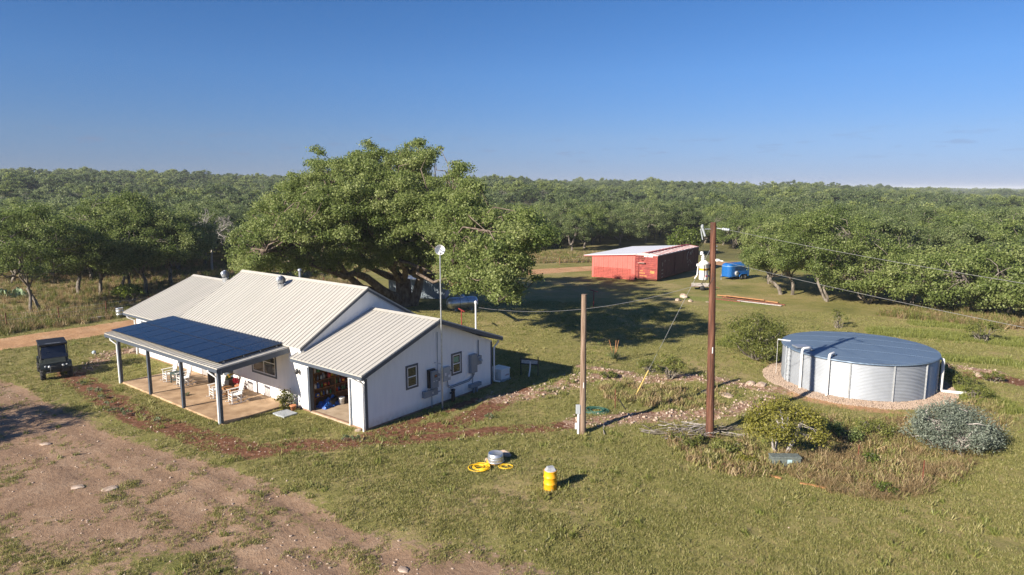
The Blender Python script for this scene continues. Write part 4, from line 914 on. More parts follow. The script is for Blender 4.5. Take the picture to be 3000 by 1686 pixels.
e = empty('service_mast', (-0.12, 7.86, 3.3), 0, 'white service mast with hooded cap rising through the garage roof', 'mast'); b = MB(); b.tube([(0, 0, -0.1), (0, 0, 1.58)], 0.045, 10); b.build('pole', M['pvc'], e)
b = MB(); b.lathe([(0.05, -0.05), (0.08, 0.0), (0.075, 0.08), (0.02, 0.13), (0, 0.13)], (0.0, 0.0, 1.58), 10); b.bar((0, 0, 1.6), (0.02, 0.13, 1.56), 0.09, 0.09); b.build('weatherhead', M['pvc'], e); b = MB(); b.lathe([(0.14, 0.0), (0.06, 0.1), (0.05, 0.12)], (0, 0, 0.02), 12); b.build('flashing', M['pvc'], e)
e = empty('standby_generator', (-0.38, 10.27, 0), 0, 'white standby generator box on the grass behind the garage corner', 'generator')
b = MB(); b.cbox((0, 0, 0.03), (0.95, 0.85, 0.12), 0.01); b.build('pad', M['eleclight'], e); b = MB(); b.cbox((0, 0, 0.38), (0.84, 0.78, 0.56), 0.03); b.build('housing', M['white'], e); b = MB(); b.cbox((0, 0, 0.69), (0.90, 0.84, 0.10), 0.04); b.build('lid', M['white'], e)
b = MB()
for q in range(6): b.box((-0.1, -0.394, 0.2+q*0.06), (0.5, 0.012, 0.02))
b.build('louvre', M['eleclight'], e); b = MB(); b.box((0.424, 0.13, 0.33), (0.006, 0.32, 0.07)); b.build('badge', M['redsteel'], e)
def lettering(txt, size, parent, loc, rot, m_, name='lettering'):
    c_ = bpy.data.curves.new(name, 'FONT'); c_.body = txt; c_.size = size; c_.align_x = 'CENTER'; c_.align_y = 'CENTER'; c_.extrude = 0.001
    t_ = bpy.data.objects.new(name, c_); me_ = bpy.data.meshes.new_from_object(t_); bpy.data.objects.remove(t_); me_.materials.clear(); me_.materials.append(m_)
    o = bpy.data.objects.new(name, me_); COL.objects.link(o); o.parent = parent; o.location = loc; o.rotation_euler = rot; return o
lettering('GENERAC', 0.075, e, (0.429, 0.13, 0.33), (PI/2, 0, PI/2), M['white'])
e = empty('wash_stand', (0.55, 11.9, 0), 0.4, 'black steel stand with shallow sloping tray and white drain pipe', 'stand')
for s in (-1, 1):
    b = MB(); b.bar((s*0.52, 0, -0.1), (s*0.52, 0, 1.18), 0.05, 0.05); b.build('leg', M['blackmetal'], e)
b = MB(); b.bar((-0.55, 0, 1.0), (0.55, 0, 1.0), 0.05, 0.05); b.bar((-0.55, 0.0, 0.72), (0.55, 0.0, 0.72), 0.05, 0.05); b.build('frame', M['blackmetal'], e)
b = MB(); b.bar((-0.5, 0.03, 0.86), (0.5, 0.03, 0.86), 0.03, 0.22); b.build('tray', M['galvdull'], e); b = MB(); b.tube([(0.06, -0.04, 0.9), (0.05, -0.05, 0.5), (0.0, -0.15, 0.0)], 0.045, 8); b.build('drain_pipe', M['pvc'], e)

# ------------------------------------------------------------------ in the garage bay
sh = empty('garage_shelving', (-4.45, 0.3, 0.07), 0, 'brown plywood shelving packed with containers in the open garage bay', 'shelves')
SZ = [0.55, 0.98, 1.40, 1.80, 2.2]
for z in SZ: b = MB(); b.box((0.0, 1.95, z), (0.4, 3.9, 0.025)); b.build('shelf', M['shelf'], sh)
for y in (0.02, 1.3, 2.6, 3.88): b = MB(); b.box((0.0, y, 1.15), (0.38, 0.03, 2.3)); b.build('upright', M['shelf'], sh)
rg = random.Random(4)
CM = {'white': M['bucket'], 'yellow': mat('yellow_bottle', (0.60, 0.42, 0.04), 0.4), 'red': mat('red_bottle', (0.45, 0.03, 0.02), 0.4), 'blue': mat('blue_bottle', (0.04, 0.10, 0.35), 0.4), 'grey': mat('grey_tin', (0.25, 0.26, 0.28), 0.4), 'green': mat('green_bottle', (0.05, 0.18, 0.06), 0.4)}
def jug(col):
    b = MB(); b.cbox((0, 0, 0.11), (0.13, 0.16, 0.22), 0.03); b.lathe([(0.055, 0.2), (0.03, 0.26), (0.025, 0.28)], (0, -0.03, 0), 10); me1 = b.mesh('body', CM[col])
    c = MB(); c.lathe([(0.028, 0.28), (0.028, 0.31), (0, 0.31)], (0, -0.03, 0), 8); me2 = c.mesh('cap', CM['red' if col == 'white' else 'white']); h = MB(); h.tube([(0, 0.0, 0.22), (0, 0.05, 0.28), (0, 0.075, 0.2)], 0.012, 6); return (('body', me1), ('cap', me2), ('handle', h.mesh('handle', CM[col])))
def bottle(col):
    b = MB(); b.lathe([(0, 0), (0.045, 0.0), (0.047, 0.13), (0.02, 0.18), (0.018, 0.2)], (0, 0, 0), 10); c = MB(); c.lathe([(0.02, 0.2), (0.02, 0.23), (0, 0.23)], (0, 0, 0), 8); return (('body', b.mesh('body', CM[col])), ('cap', c.mesh('cap', CM['grey'])))
def carton(col):
    b = MB(); b.box((0, 0, 0.09), (0.12, 0.16, 0.18)); c = MB(); c.box((0.062, 0, 0.09), (0.003, 0.1, 0.08)); return (('body', b.mesh('body', CM[col])), ('print', c.mesh('print', CM['yellow'])))
KIND = {('jug', c_): jug(c_) for c_ in CM}; KIND.update({('bottle', c_): bottle(c_) for c_ in CM}); KIND.update({('carton', c_): carton(c_) for c_ in CM})
names_z = ['lowest', 'second', 'third', 'fourth']
for si, z in enumerate(SZ[:4]):
    y = 0.12
    while y < 3.75:
        k = rg.choice(['jug', 'bottle', 'bottle', 'carton', 'jug']); c_ = rg.choice(['white', 'white', 'yellow', 'red', 'blue', 'grey', 'white', 'green'])
        if rg.random() < 0.85:
            e = empty('%s' % {'jug': 'plastic_jug', 'bottle': 'spray_bottle', 'carton': 'carton'}[k], (-4.45+rg.uniform(0.02, 0.1), 0.3+y, 0.07+z+0.013), rg.uniform(-0.4, 0.4), '%s %s on the %s garage shelf from the floor' % (c_, {'jug': 'handled plastic jug', 'bottle': 'slim bottle', 'carton': 'carton with yellow print'}[k], names_z[si]), k, 'containers on the garage shelves')
            for nm, me_ in KIND[(k, c_)]: o = bpy.data.objects.new(nm, me_); COL.objects.link(o); o.parent = e
        y += {'jug': 0.21, 'bottle': 0.13, 'carton': 0.2}[k]+rg.uniform(0, 0.12)
e = empty('white_bucket', (*G(1001, 1184, 0.07), 0.07), 0, 'white plastic bucket on the garage floor', 'bucket'); b = MB(); b.lathe([(0, 0.01), (0.13, 0.0), (0.155, 0.30), (0.17, 0.31), (0.17, 0.37), (0.15, 0.37), (0.13, 0.05), (0, 0.05)], (0, 0, 0), 20); b.build('pail', M['bucket'], e); b = MB(); b.tube([(0, 0.17, 0.33), (0.08, 0.15, 0.2), (0.17, 0.0, 0.14), (0.08, -0.15, 0.2), (0, -0.17, 0.33)], 0.006, 5); b.build('handle', M['galv'], e)
rgn = random.Random(8)
gxx, gyy = G(950, 1196, 0.07); rgt = np.random.RandomState(3); n = 22; P_ = []; F_ = []
for i in range(n):
    for j in range(n):
        u, w = i/(n-1)*2-1, j/(n-1)*2-1; rr_ = max(abs(u), abs(w)); hgt_ = max(0, 1-rr_**2)*(0.30+0.16*math.sin(5*u+2*w)+0.10*math.sin(9*w-4*u))
        P_.append((0.36*u+rgt.normal(0, 0.018), 0.62*w+rgt.normal(0, 0.018), max(0.0, hgt_+(0.03*rgt.rand() if rr_ < 0.98 else 0))))
for i in range(n-1):
    for j in range(n-1): F_.append((i*n+j, (i+1)*n+j, (i+1)*n+j+1, i*n+j+1))
b = MB(); b.add(P_, F_, 0, False)
b.build('blue_tarp', M['tarp'], None, (gxx-0.15, gyy+0.45, 0.075), 0.1, label='crumpled bright blue tarp on the garage floor by the left jamb', cat='tarp')
b = MB(); b.cbox((0, 0, 0.2), (0.34, 0.55, 0.4), 0.03); c = b.build('black_crate', M['black'], None, (*G(975, 1186, 0.07), 0.07), 0.3, 'black plastic crate between blue tarp and white bucket', 'crate'); c.rotation_euler = (0.25, 0, 0.3)

# ------------------------------------------------------------------ on the patio
def rocking_chair():
    e = empty('rocking_chair'); W_ = M['white']
    b = MB()
    for i in range(5): b.box((0, -0.02+(i-2)*0.095, 0.43+0.012*abs(i-2)), (0.50, 0.085, 0.025))
    b.build('seat', W_, e)
    bk = MB()
    for s in (-1, 1): bk.bar((s*0.25, 0.20, 0.30), (s*0.25, 0.44, 1.14), 0.045, 0.045)
    bk.bar((-0.27, 0.43, 1.08), (0.27, 0.43, 1.08), 0.03, 0.11); bk.bar((-0.25, 0.245, 0.47), (0.25, 0.245, 0.47), 0.03, 0.06); bo = bk.build('backrest', W_, e)
    for i in range(5): s_ = MB(); s_.bar(((i-2)*0.088, 0.25, 0.48), ((i-2)*0.088, 0.425, 1.06), 0.052, 0.016, up=(0, 1, 0)); s_.build('slat', W_, bo)
    for s in (-1, 1):
        r_ = MB(); r_.tube([(s*0.26, -0.42, 0.09), (s*0.26, -0.25, 0.035), (s*0.26, 0.05, 0.02), (s*0.26, 0.35, 0.06), (s*0.26, 0.62, 0.16)], 0.022, 6); r_.build('rocker', W_, e)
        l_ = MB(); l_.bar((s*0.26, -0.26, 0.04), (s*0.26, -0.24, 0.66), 0.045, 0.045); l_.build('leg', W_, e)
        l_ = MB(); l_.bar((s*0.26, 0.18, 0.04), (s*0.26, 0.2, 0.45), 0.045, 0.045); l_.build('leg', W_, e)
        a_ = MB(); a_.bar((s*0.28, -0.32, 0.665), (s*0.28, 0.34, 0.70), 0.095, 0.025); a_.build('arm', W_, e)
    st = MB()
    for y, z in ((-0.25, 0.2), (-0.25, 0.32), (0.19, 0.22)): st.bar((-0.26, y, z), (0.26, y, z), 0.025, 0.025)
    for s in (-1, 1): st.bar((s*0.26, -0.25, 0.25), (s*0.26, 0.19, 0.25), 0.025, 0.025)
    st.build('stretcher', W_, e); return e
ch = rocking_chair()
spots = [(-14.95, -1.85, -0.10, 'white rocking chair left of the dark green side table, farthest from the garage'), (-13.45, -1.8, -0.15, 'white rocking chair right of the dark green side table'),
         (-9.95, -1.75, -0.12, 'white rocking chair left of the brown wooden bench, partly behind the near post'), (-8.3, -1.62, -0.18, 'white rocking chair standing alone nearest the garage')]
for i, (x, y, a, lab) in enumerate(spots):
    o = ch if i == 0 else copy_tree(ch); o.location = (x, y, 0.1); o.rotation_euler = (0, 0, a); tag(o, lab, 'chair', 'white rocking chairs on the patio')
def small_table(name, x, y, w, d, h, m_, label, cat, rz=0):
    e = empty(name, (x, y, 0.1), rz, label, cat)
    for i in range(4): b = MB(); b.box((0, (i-1.5)*d/4, h-0.015), (w, d/4-0.008, 0.03)); b.build('slat', m_, e)
    for s in (-1, 1):
        for t in (-1, 1): b = MB(); b.box((s*(w/2-0.05), t*(d/2-0.05), (h-0.03)/2), (0.05, 0.05, h-0.03)); b.build('leg', m_, e)
    b = MB(); b.box((0, 0, h-0.08), (w-0.08, d-0.08, 0.08)); b.build('apron', m_, e); b = MB(); b.box((0, 0, 0.2), (w-0.12, d-0.12, 0.02)); b.build('lower_shelf', m_, e); return e
M['darkgreen'] = mat('dark_green_paint', (0.035, 0.060, 0.058), 0.5)
small_table('side_table', -14.2, -1.75, 0.75, 0.5, 0.62, M['darkgreen'], 'dark green side table between two white rocking chairs', 'table', 0.1)
small_table('wooden_bench', -9.25, -1.45, 0.9, 0.45, 0.6, M['wood'], 'brown wooden slatted table between the two nearer rocking chairs', 'table', 0.15)
def leafy(name, parent, c, r_, n, m_, seed, L=0.06, Wd=0.04, k=8, flat=0.9):
    rg_ = np.random.RandomState(seed); ce = np.array(c)+rg_.normal(0, 1, (k, 3))*np.array(r_)*0.45
    V, ti = clump_leaves(ce, np.full(k, min(r_)*0.75), n, rg_, L, Wd, flat); o = bpy.data.objects.new(name, quads_mesh(name, V, m_, ti)); COL.objects.link(o); o.parent = parent; return o
M['petal'] = leaf_mat('red_petals', (0.30, 0.01, 0.03), (0.45, 0.02, 0.05), (0.55, 0.06, 0.08)); M['petaly'] = leaf_mat('yellow_petals', (0.6, 0.35, 0.02), (0.7, 0.45, 0.05), (0.75, 0.55, 0.3)); M['petalw'] = leaf_mat('white_petals', (0.6, 0.58, 0.45), (0.7, 0.68, 0.6), (0.75, 0.74, 0.7))
e = empty('tall_planter', (-12.75, -0.55, 0.1), 0, 'tall black planter with small yellow flowers by the front door', 'planter'); b = MB(); b.prism([(-0.12, 0), (0.12, 0), (0.16, 0.62), (-0.16, 0.62)], 1, -0.14, 0.14); b.build('pot', M['black'], e); leafy('foliage', e, (0, 0, 0.7), (0.16, 0.16, 0.1), 260, M['oakleaf'], 3); leafy('flowers', e, (0, 0, 0.76), (0.15, 0.15, 0.08), 60, M['petaly'], 4)
e = empty('square_planter', (-10.75, -0.55, 0.1), 0.1, 'wide dark square planter with yellow and pink flowers', 'planter'); b = MB(); b.prism([(-0.2, 0), (0.2, 0), (0.3, 0.6), (-0.3, 0.6)], 1, -0.26, 0.26); b.build('pot', M['black'], e); leafy('foliage', e, (0, 0, 0.68), (0.28, 0.25, 0.12), 420, M['oakleaf'], 5); leafy('flowers', e, (0, 0, 0.78), (0.27, 0.24, 0.1), 110, M['petaly'], 6)
e = empty('flower_pot', (-10.2, -0.4, 0.1), 0, 'clay pot of dark red flowers beside the square planter', 'plant pot'); b = MB(); b.lathe([(0, 0), (0.1, 0), (0.15, 0.24), (0.17, 0.24), (0.17, 0.29), (0.13, 0.29), (0, 0.26)], (0, 0, 0), 14); b.build('pot', M['terra'], e); leafy('flowers', e, (0, 0, 0.5), (0.25, 0.25, 0.2), 380, M['petal'], 7)
e = empty('flower_pot', (-5.12, -0.38, 0.02), 0, 'small terracotta pot with pale stalky plant by the garage door', 'plant pot'); b = MB(); b.lathe([(0, 0), (0.1, 0), (0.14, 0.22), (0.16, 0.22), (0.16, 0.28), (0.12, 0.28), (0, 0.25)], (0, 0, 0), 14); b.build('pot', M['terra'], e); leafy('foliage', e, (0, 0, 0.62), (0.16, 0.16, 0.3), 230, M['palegreen'], 8, 0.05, 0.03)
e = empty('flowering_shrub', (-5.75, -0.5, 0), 0, 'yellow green flowering shrub against the white wall at the patio end', 'shrub'); leafy('foliage', e, (0, 0, 0.5), (0.5, 0.35, 0.42), 1500, M['yelleaf'], 9, 0.09, 0.05, 16); leafy('flowers', e, (0, 0, 0.65), (0.5, 0.35, 0.35), 130, M['petalw'], 10, 0.06, 0.05, 10); b = MB()
for q in range(5): b.tube([(0, 0, 0), (0.3*math.cos(q*1.3), 0.2*math.sin(q*1.3), 0.7)], 0.012, 5)
b.build('stem', M['bark'], e)
# ------------------------------------------------------------------ round water tank
tank = empty('water_tank', (TC[0], TC[1], 0), 0, 'large round corrugated steel water tank with blue grey roof', 'water tank')
TH = 2.05; b = MB(); prof = []; nc = 27
for i in range(nc*4+1):
    z = 0.0+TH*i/(nc*4); prof.append((TR+0.028*math.sin(2*PI*i/4), z))
b.lathe(prof, (0, 0, 0), 128)
M['zinc'] = mat('corrugated_zinc', (0.36, 0.385, 0.42), 0.5, metal=0.45, var=0.06, scale=1.5)
b.build('tank_wall', M['zinc'], tank)
m, nt, N, L, P = nmat('tank_roof_metal')
tc = N.new('ShaderNodeTexCoord'); wv = N.new('ShaderNodeTexWave'); wv.inputs['Scale'].default_value = 4.2; wv.bands_direction = 'Y'; wv.wave_profile = 'SIN'; L.new(tc.outputs['Object'], wv.inputs['Vector'])
bp = N.new('ShaderNodeBump'); bp.inputs['Strength'].default_value = 0.35; bp.inputs['Distance'].default_value = 0.02; L.new(wv.outputs['Fac'], bp.inputs['Height']); L.new(bp.outputs['Normal'], P.inputs['Normal'])
no = N.new('ShaderNodeTexNoise'); no.inputs['Scale'].default_value = 1.2; rp = N.new('ShaderNodeValToRGB'); rp.color_ramp.elements[0].color = (0.115, 0.17, 0.25, 1); rp.color_ramp.elements[1].color = (0.15, 0.21, 0.29, 1)
L.new(tc.outputs['Object'], no.inputs['Vector']); L.new(no.outputs['Fac'], rp.inputs['Fac']); L.new(rp.outputs['Color'], P.inputs['Base Color']); P.inputs['Metallic'].default_value = 0.25; P.inputs['Roughness'].default_value = 0.45
M['tankroof'] = m
th_ = R(15); RR = TR+0.09; nb = 10
for i in range(nb):
    u0, u1 = -RR+2*RR*i/nb, -RR+2*RR*(i+1)/nb+(0.05 if i < nb-1 else 0); u1 = min(u1, RR-1e-4); u0 = max(u0, -RR+1e-4)
    b = MB(); nseg = 26; P_ = []
    for u in (u0, (u0+u1)/2, u1):
        hw = math.sqrt(max(RR*RR-u*u, 1e-6))
        for k in range(nseg+1):
            t = -hw+2*hw*k/nseg; r2 = (u*u+t*t)/(RR*RR); P_.append((t, u, TH+0.02+0.16*(1-r2)+0.006*(i % 2)))
    F_ = []
    for q in range(2):
        for k in range(nseg): F_.append((q*(nseg+1)+k, q*(nseg+1)+k+1, (q+1)*(nseg+1)+k+1, (q+1)*(nseg+1)+k))
    b.add(P_, F_, 0, False); o = b.build('roof_sheet', M['tankroof'], tank); o.rotation_euler = (0, 0, th_)
    sm_ = o.modifiers.new('thick', 'SOLIDIFY'); sm_.thickness = 0.006
b = MB(); b.lathe([(RR-0.01, TH+0.012), (RR+0.02, TH-0.02), (RR+0.015, TH-0.06), (TR+0.02, TH-0.06)], (0, 0, 0), 128); b.build('roof_edge', M['tankroof'], tank)
def tang(px, py, z=0.0):
    x, y = G(px, py, z); return math.atan2(y-TC[1], x-TC[0])
def zt(x, y): return (2250+x/4.684, 950+y/4.684)
for q in ((235, 790), (1105, 1025), (1678, 1072), (2108, 1040), (2265, 960)):
    a = tang(*zt(*q)); b = MB(); b.bar(((TR+0.04)*math.cos(a), (TR+0.04)*math.sin(a), 0.0), ((TR+0.04)*math.cos(a), (TR+0.04)*math.sin(a), TH-0.05), 0.075, 0.05); b.build('joint_strip', M['galv'], tank)
for k in range(6):
    a = R(20+k*27); b = MB(); b.bar(((TR+0.04)*math.cos(a), (TR+0.04)*math.sin(a), 0.0), ((TR+0.04)*math.cos(a), (TR+0.04)*math.sin(a), TH-0.05), 0.075, 0.05); b.build('joint_strip', M['galv'], tank)
for q in ((548, 870), (800, 990)):
    a = tang(*zt(*q)); c_, s_ = math.cos(a), math.sin(a); r0 = TR+0.13
    b = MB(); b.tube([(r0*c_, r0*s_, -0.15), (r0*c_, r0*s_, TH+0.10), ((r0-0.03)*c_, (r0-0.03)*s_, TH+0.20), ((r0-0.13)*c_, (r0-0.13)*s_, TH+0.235), ((r0-0.58)*c_, (r0-0.58)*s_, TH+0.24), ((r0-0.68)*c_, (r0-0.68)*s_, TH+0.20), ((r0-0.72)*c_, (r0-0.72)*s_, TH+0.03)], 0.065, 10); b.build('inlet_pipe', M['pvc'], tank)
    b = MB(); b.lathe([(0.15, 0), (0.13, 0.03), (0.08, 0.035)], ((r0-0.72)*c_, (r0-0.72)*s_, TH+0.05), 14); b.build('pipe_boot', M['black'], tank)
a = tang(*zt(2290, 930)); c_, s_ = math.cos(a), math.sin(a); b = MB(); b.tube([((TR+0.05)*c_, (TR+0.05)*s_, TH-0.16), ((TR+0.2)*c_, (TR+0.2)*s_, TH-0.2), ((TR+0.22)*c_, (TR+0.22)*s_, TH-0.35), ((TR+0.22)*c_, (TR+0.22)*s_, 0.2), ((TR+0.28)*c_, (TR+0.28)*s_, 0.1), ((TR+1.4)*c_-0.2*s_, (TR+1.4)*s_+0.2*c_, 0.09)], 0.085, 10); b.build('overflow_pipe', M['pvc'], tank)
a = tang(*zt(345, 800)); ca, sa = math.cos(a), math.sin(a); la = MB(); r0 = TR+0.16
for s in (-1, 1): la.bar((r0*ca-s*0.19*sa, r0*sa+s*0.19*ca, 0.1), (r0*ca-s*0.19*sa, r0*sa+s*0.19*ca, TH+0.05), 0.035, 0.05)
lad = la.build('ladder', M['eleclight'], tank)
for k in range(7): r_ = MB(); z = 0.25+k*0.28; r_.bar((r0*ca-0.19*sa, r0*sa+0.19*ca, z), (r0*ca+0.19*sa, r0*sa-0.19*ca, z), 0.03, 0.03); r_.build('rung', M['eleclight'], lad)
b = MB(); b.cbox(((TR-0.45)*math.cos(a+0.06), (TR-0.45)*math.sin(a+0.06), TH+0.13), (0.75, 0.6, 0.10), 0.02, rz=a); b.build('hatch', M['galv'], tank)
x, y = G(*zt(225, 240), TH); b = MB(); b.bar((x-TC[0]-0.35, y-TC[1]-0.05, TH+0.1), (x-TC[0]+0.3, y-TC[1]+0.15, TH+0.06), 0.06, 0.05); b.tube([(x-TC[0]-0.36, y-TC[1]-0.06, TH+0.1), (x-TC[0]-0.36, y-TC[1]-0.06, 0)], 0.01, 4); b.build('level_gauge', M['white'], tank)

# ------------------------------------------------------------------ poles and lines
m, nt, N, L, P = nmat('creosote_pole')
tc = N.new('ShaderNodeTexCoord'); mp = N.new('ShaderNodeMapping'); mp.inputs['Scale'].default_value = (9, 9, 0.6); L.new(tc.outputs['Object'], mp.inputs['Vector'])
no = N.new('ShaderNodeTexNoise'); no.inputs['Scale'].default_value = 1.5; no.inputs['Detail'].default_value = 8; L.new(mp.outputs[0], no.inputs['Vector'])
rp = N.new('ShaderNodeValToRGB'); e_ = rp.color_ramp.elements; e_[0].position = 0.35; e_[0].color = (0.050, 0.020, 0.012, 1); e_[1].position = 0.7; e_[1].color = (0.18, 0.085, 0.052, 1); k_ = e_.new(0.52); k_.color = (0.105, 0.038, 0.020, 1)
L.new(no.outputs['Fac'], rp.inputs['Fac']); L.new(rp.outputs['Color'], P.inputs['Base Color']); P.inputs['Roughness'].default_value = 0.8
bp = N.new('ShaderNodeBump'); bp.inputs['Strength'].default_value = 0.5; bp.inputs['Distance'].default_value = 0.03; L.new(no.outputs['Fac'], bp.inputs['Height']); L.new(bp.outputs['Normal'], P.inputs['Normal']); M['pole'] = m
M['polegrey'] = mat('weathered_pole', (0.20, 0.12, 0.075), 0.85, var=0.35, scale=2.0, bump=0.4, col2=(0.30, 0.22, 0.165), stretch=(8, 8, 0.5))
bx_, by_ = G(2080, 1279); pd = math.hypot(bx_-CAM[0], by_-CAM[1])
tx_, ty_, tz_ = DEP(2090, 652, pd)
up_ = empty('utility_pole', (bx_, by_, 0), 0, 'tall reddish brown utility pole carrying the transformer', 'utility pole')
lf = Vector((-_rt[0], -_rt[1], 0)); rt3 = -lf
top = Vector((tx_-bx_, ty_-by_, tz_))
def onp(z): return top*(z/top.z)
b = MB(); b.tube([(0, 0, -0.5), tuple(top*0.5), tuple(top)], [0.19, 0.155, 0.125], 14); b.build('shaft', M['pole'], up_)
b = MB(); p = onp(4.0); fr3 = Vector((_fw[0], _fw[1], 0)).normalized()*-1; q = p+fr3*0.165; b.bar(tuple(q-Vector((0, 0, 0.14))), tuple(q+Vector((0, 0, 0.14))), 0.035, 0.01, up=tuple(fr3)); b.build('pole_tag', M['white'], up_)
def zpx(py, dist=pd): d = ray(2085, py); return float(CAM[2]+d[2]*dist/math.hypot(d[0], d[1]))
z_ = zpx(672); a0 = onp(z_); b = MB(); b.tube([tuple(a0), tuple(a0+lf*0.36)], 0.025, 6); b.build('bracket', M['galv'], up_)
b = MB(); c0 = a0+lf*0.42; b.tube([tuple(c0+Vector((0, 0, 0.16))+lf*0.08), tuple(c0-Vector((0, 0, 0.30))-lf*0.08)], [0.055, 0.045], 8)
b.lathe([(0.03, 0), (0.08, 0.01), (0.03, 0.04), (0.08, 0.05), (0.03, 0.08), (0.05, 0.14), (0.0, 0.15)], tuple(c0+lf*0.05+Vector((0, 0, 0.05))), 10); b.tube([tuple(c0+lf*0.12+Vector((0, 0, 0.02))), tuple(c0+lf*0.02-Vector((0, 0, 0.45)))], 0.022, 6); b.build('fuse_cutout', M['eleclight'], up_)
b = MB(); b.tube([tuple(c0-Vector((0, 0, 0.3))), tuple(c0-Vector((0, 0, 0.9))-lf*0.03), tuple(onp(zpx(735))+lf*0.42)], 0.008, 5); b.build('jumper_wire', M['black'], up_)
for py in (722, 732): b = MB(); p = onp(zpx(py))+rt3*0.14; b.lathe([(0, -0.03), (0.05, -0.02), (0.05, 0.02), (0, 0.03)], tuple(p), 8); b.build('spool_insulator', M['pvc'], up_)
tr_ = empty('transformer', (bx_, by_, 0), 0, 'white can transformer with yellow band hung on the tall utility pole', 'transformer')
zc0, zc1 = zpx(819), zpx(770); tcx = onp((zc0+zc1)/2)+lf*0.40+fr3*0.05
b = MB(); b.lathe([(0, 0), (0.19, 0.0), (0.195, 0.03), (0.195, zc1-zc0-0.06), (0.215, zc1-zc0-0.05), (0.215, zc1-zc0), (0.06, zc1-zc0+0.12), (0, zc1-zc0+0.12)], (tcx.x, tcx.y, zc0), 24); b.build('can', M['white'], tr_)
b = MB(); b.lathe([(0.197, 0), (0.197, 0.095)], (tcx.x, tcx.y, zpx(792)), 24); b.build('number_band', M['yellow'], tr_)
b = MB()
for k in range(5):
    a_ = math.atan2(fr3.y, fr3.x)+0.55*(k-2)*0.5+0.3; b.box((tcx.x+0.199*math.cos(a_), tcx.y+0.199*math.sin(a_), zpx(792)+0.048), (0.008, 0.035, 0.06), rz=a_)
b.build('band_marks', M['black'], tr_)
b = MB(); a_ = math.atan2(fr3.y, fr3.x)+0.35; b.box((tcx.x+0.195*math.cos(a_), tcx.y+0.195*math.sin(a_), zc0+0.17), (0.008, 0.09, 0.07), rz=a_); b.build('red_sticker', mat('pink_red_sticker', (0.55, 0.10, 0.12), 0.5), tr_)
b = MB(); p = Vector((tcx.x, tcx.y, zc1+0.08))+lf*0.05; b.lathe([(0.06, 0), (0.10, 0.03), (0.05, 0.07), (0.10, 0.1), (0.05, 0.14), (0.09, 0.17), (0.04, 0.22), (0.03, 0.3), (0, 0.3)], tuple(p), 12); b.cbox(tuple(p+lf*0.07+Vector((0, 0, 0.33))), (0.13, 0.11, 0.16), 0.04, rz=YAW); b.build('bushing', M['pvc'], tr_)
b = MB(); p = Vector((tcx.x, tcx.y, zc1-0.1))+lf*0.25; b.cbox(tuple(p), (0.14, 0.1, 0.12), 0.02, rz=YAW); p2 = Vector((tcx.x, tcx.y, zc0+0.2))+lf*0.28; b.tube([tuple(p), tuple(p2), tuple(p2+lf*0.1-Vector((0, 0, 0.16)))], 0.025, 6); b.build('arrester', M['pvc'], tr_)
b = MB()
for z in (zc0+0.15, zc1-0.15): b.bar(tuple(Vector((tcx.x, tcx.y, z))-lf*0.19), tuple(onp(z)+lf*0.14), 0.08, 0.08)
b.build('hanger', M['galvdull'], tr_)
b = MB(); lb = Vector((tcx.x, tcx.y, zc0))
for s in (-0.06, 0.05): b.tube([tuple(lb+fr3*0.21+rt3*s+Vector((0, 0, 0.65))), tuple(lb+fr3*0.225+rt3*(s+0.02)+Vector((0, 0, 0.3))), tuple(lb+fr3*0.2+rt3*s-Vector((0, 0, 0.05))), tuple(lb-Vector((0, 0, 0.22))+lf*0.1)], 0.01, 5)
b.tube([tuple(lb-Vector((0, 0, 0.2))+lf*0.05), tuple(lb+rt3*0.15-Vector((0, 0, 0.42))), tuple(onp(zc0+0.1)+fr3*0.15)], 0.012, 5); b.build('secondary_leads', M['blackmetal'], tr_)
def sagline(p, q, sag, n=24):
    p, q = Vector(p), Vector(q); return [tuple(p.lerp(q, t/n)-Vector((0, 0, 4*sag*(t/n)*(1-t/n)))) for t in range(n+1)]
bo = Vector((bx_, by_, 0)); M['wire'] = mat('bare_aluminium_wire', (0.26, 0.26, 0.26), 0.5, metal=0.3)
s0 = bo+onp(zpx(669))+rt3*0.13; e1 = Vector(DEP(3000, 803, 22.0)); far1 = s0+(e1-s0)*1.9
s1 = bo+onp(zpx(762))+rt3*0.14; e2 = Vector(DEP(3000, 932, 22.0)); far2 = s1+(e2-s1)*1.9
i0 = s0+(far1-s0).normalized()*0.85
b = MB(); b.tube([tuple(s0), tuple(s0+(far1-s0).normalized()*0.4)], 0.02, 6); dirn = (far1-s0).normalized()
for k in range(4):
    p = s0+dirn*(0.45+0.11*k); Mq = dirn.to_track_quat('Z', 'Y').to_matrix().to_4x4(); b.lathe([(0.015, -0.045), (0.065, -0.015), (0.07, 0.0), (0.015, 0.03)], tuple(p), 10, M=Mq)
b.build('dead_end_insulator', M['eleclight'], None, label='white disc insulator string dead ending the upper line at the pole top', cat='insulator')
b = MB(); b.lathe([(0.0, -0.06), (0.09, -0.05), (0.10, 0.0), (0.09, 0.05), (0, 0.06)], tuple(s1+dirn*0.1), 10); b.tube([tuple(s1), tuple(s1+(far2-s1).normalized()*0.45)], 0.03, 6); b.build('clevis_insulator', M['pvc'], None, label='white spool insulator holding the lower neutral wire on the pole', cat='insulator')
b = MB(); b.tube(sagline(i0, far1, 0.25), 0.007, 5); b.build('power_line', M['wire'], None, label='upper bare power line running from pole top out to the right', cat='power line')
b = MB(); b.tube(sagline(s1+dirn*0.4, far2, 0.25), 0.007, 5); b.build('neutral_line', M['wire'], None, label='lower bare neutral wire running past the blue trailer to the right', cat='power line')
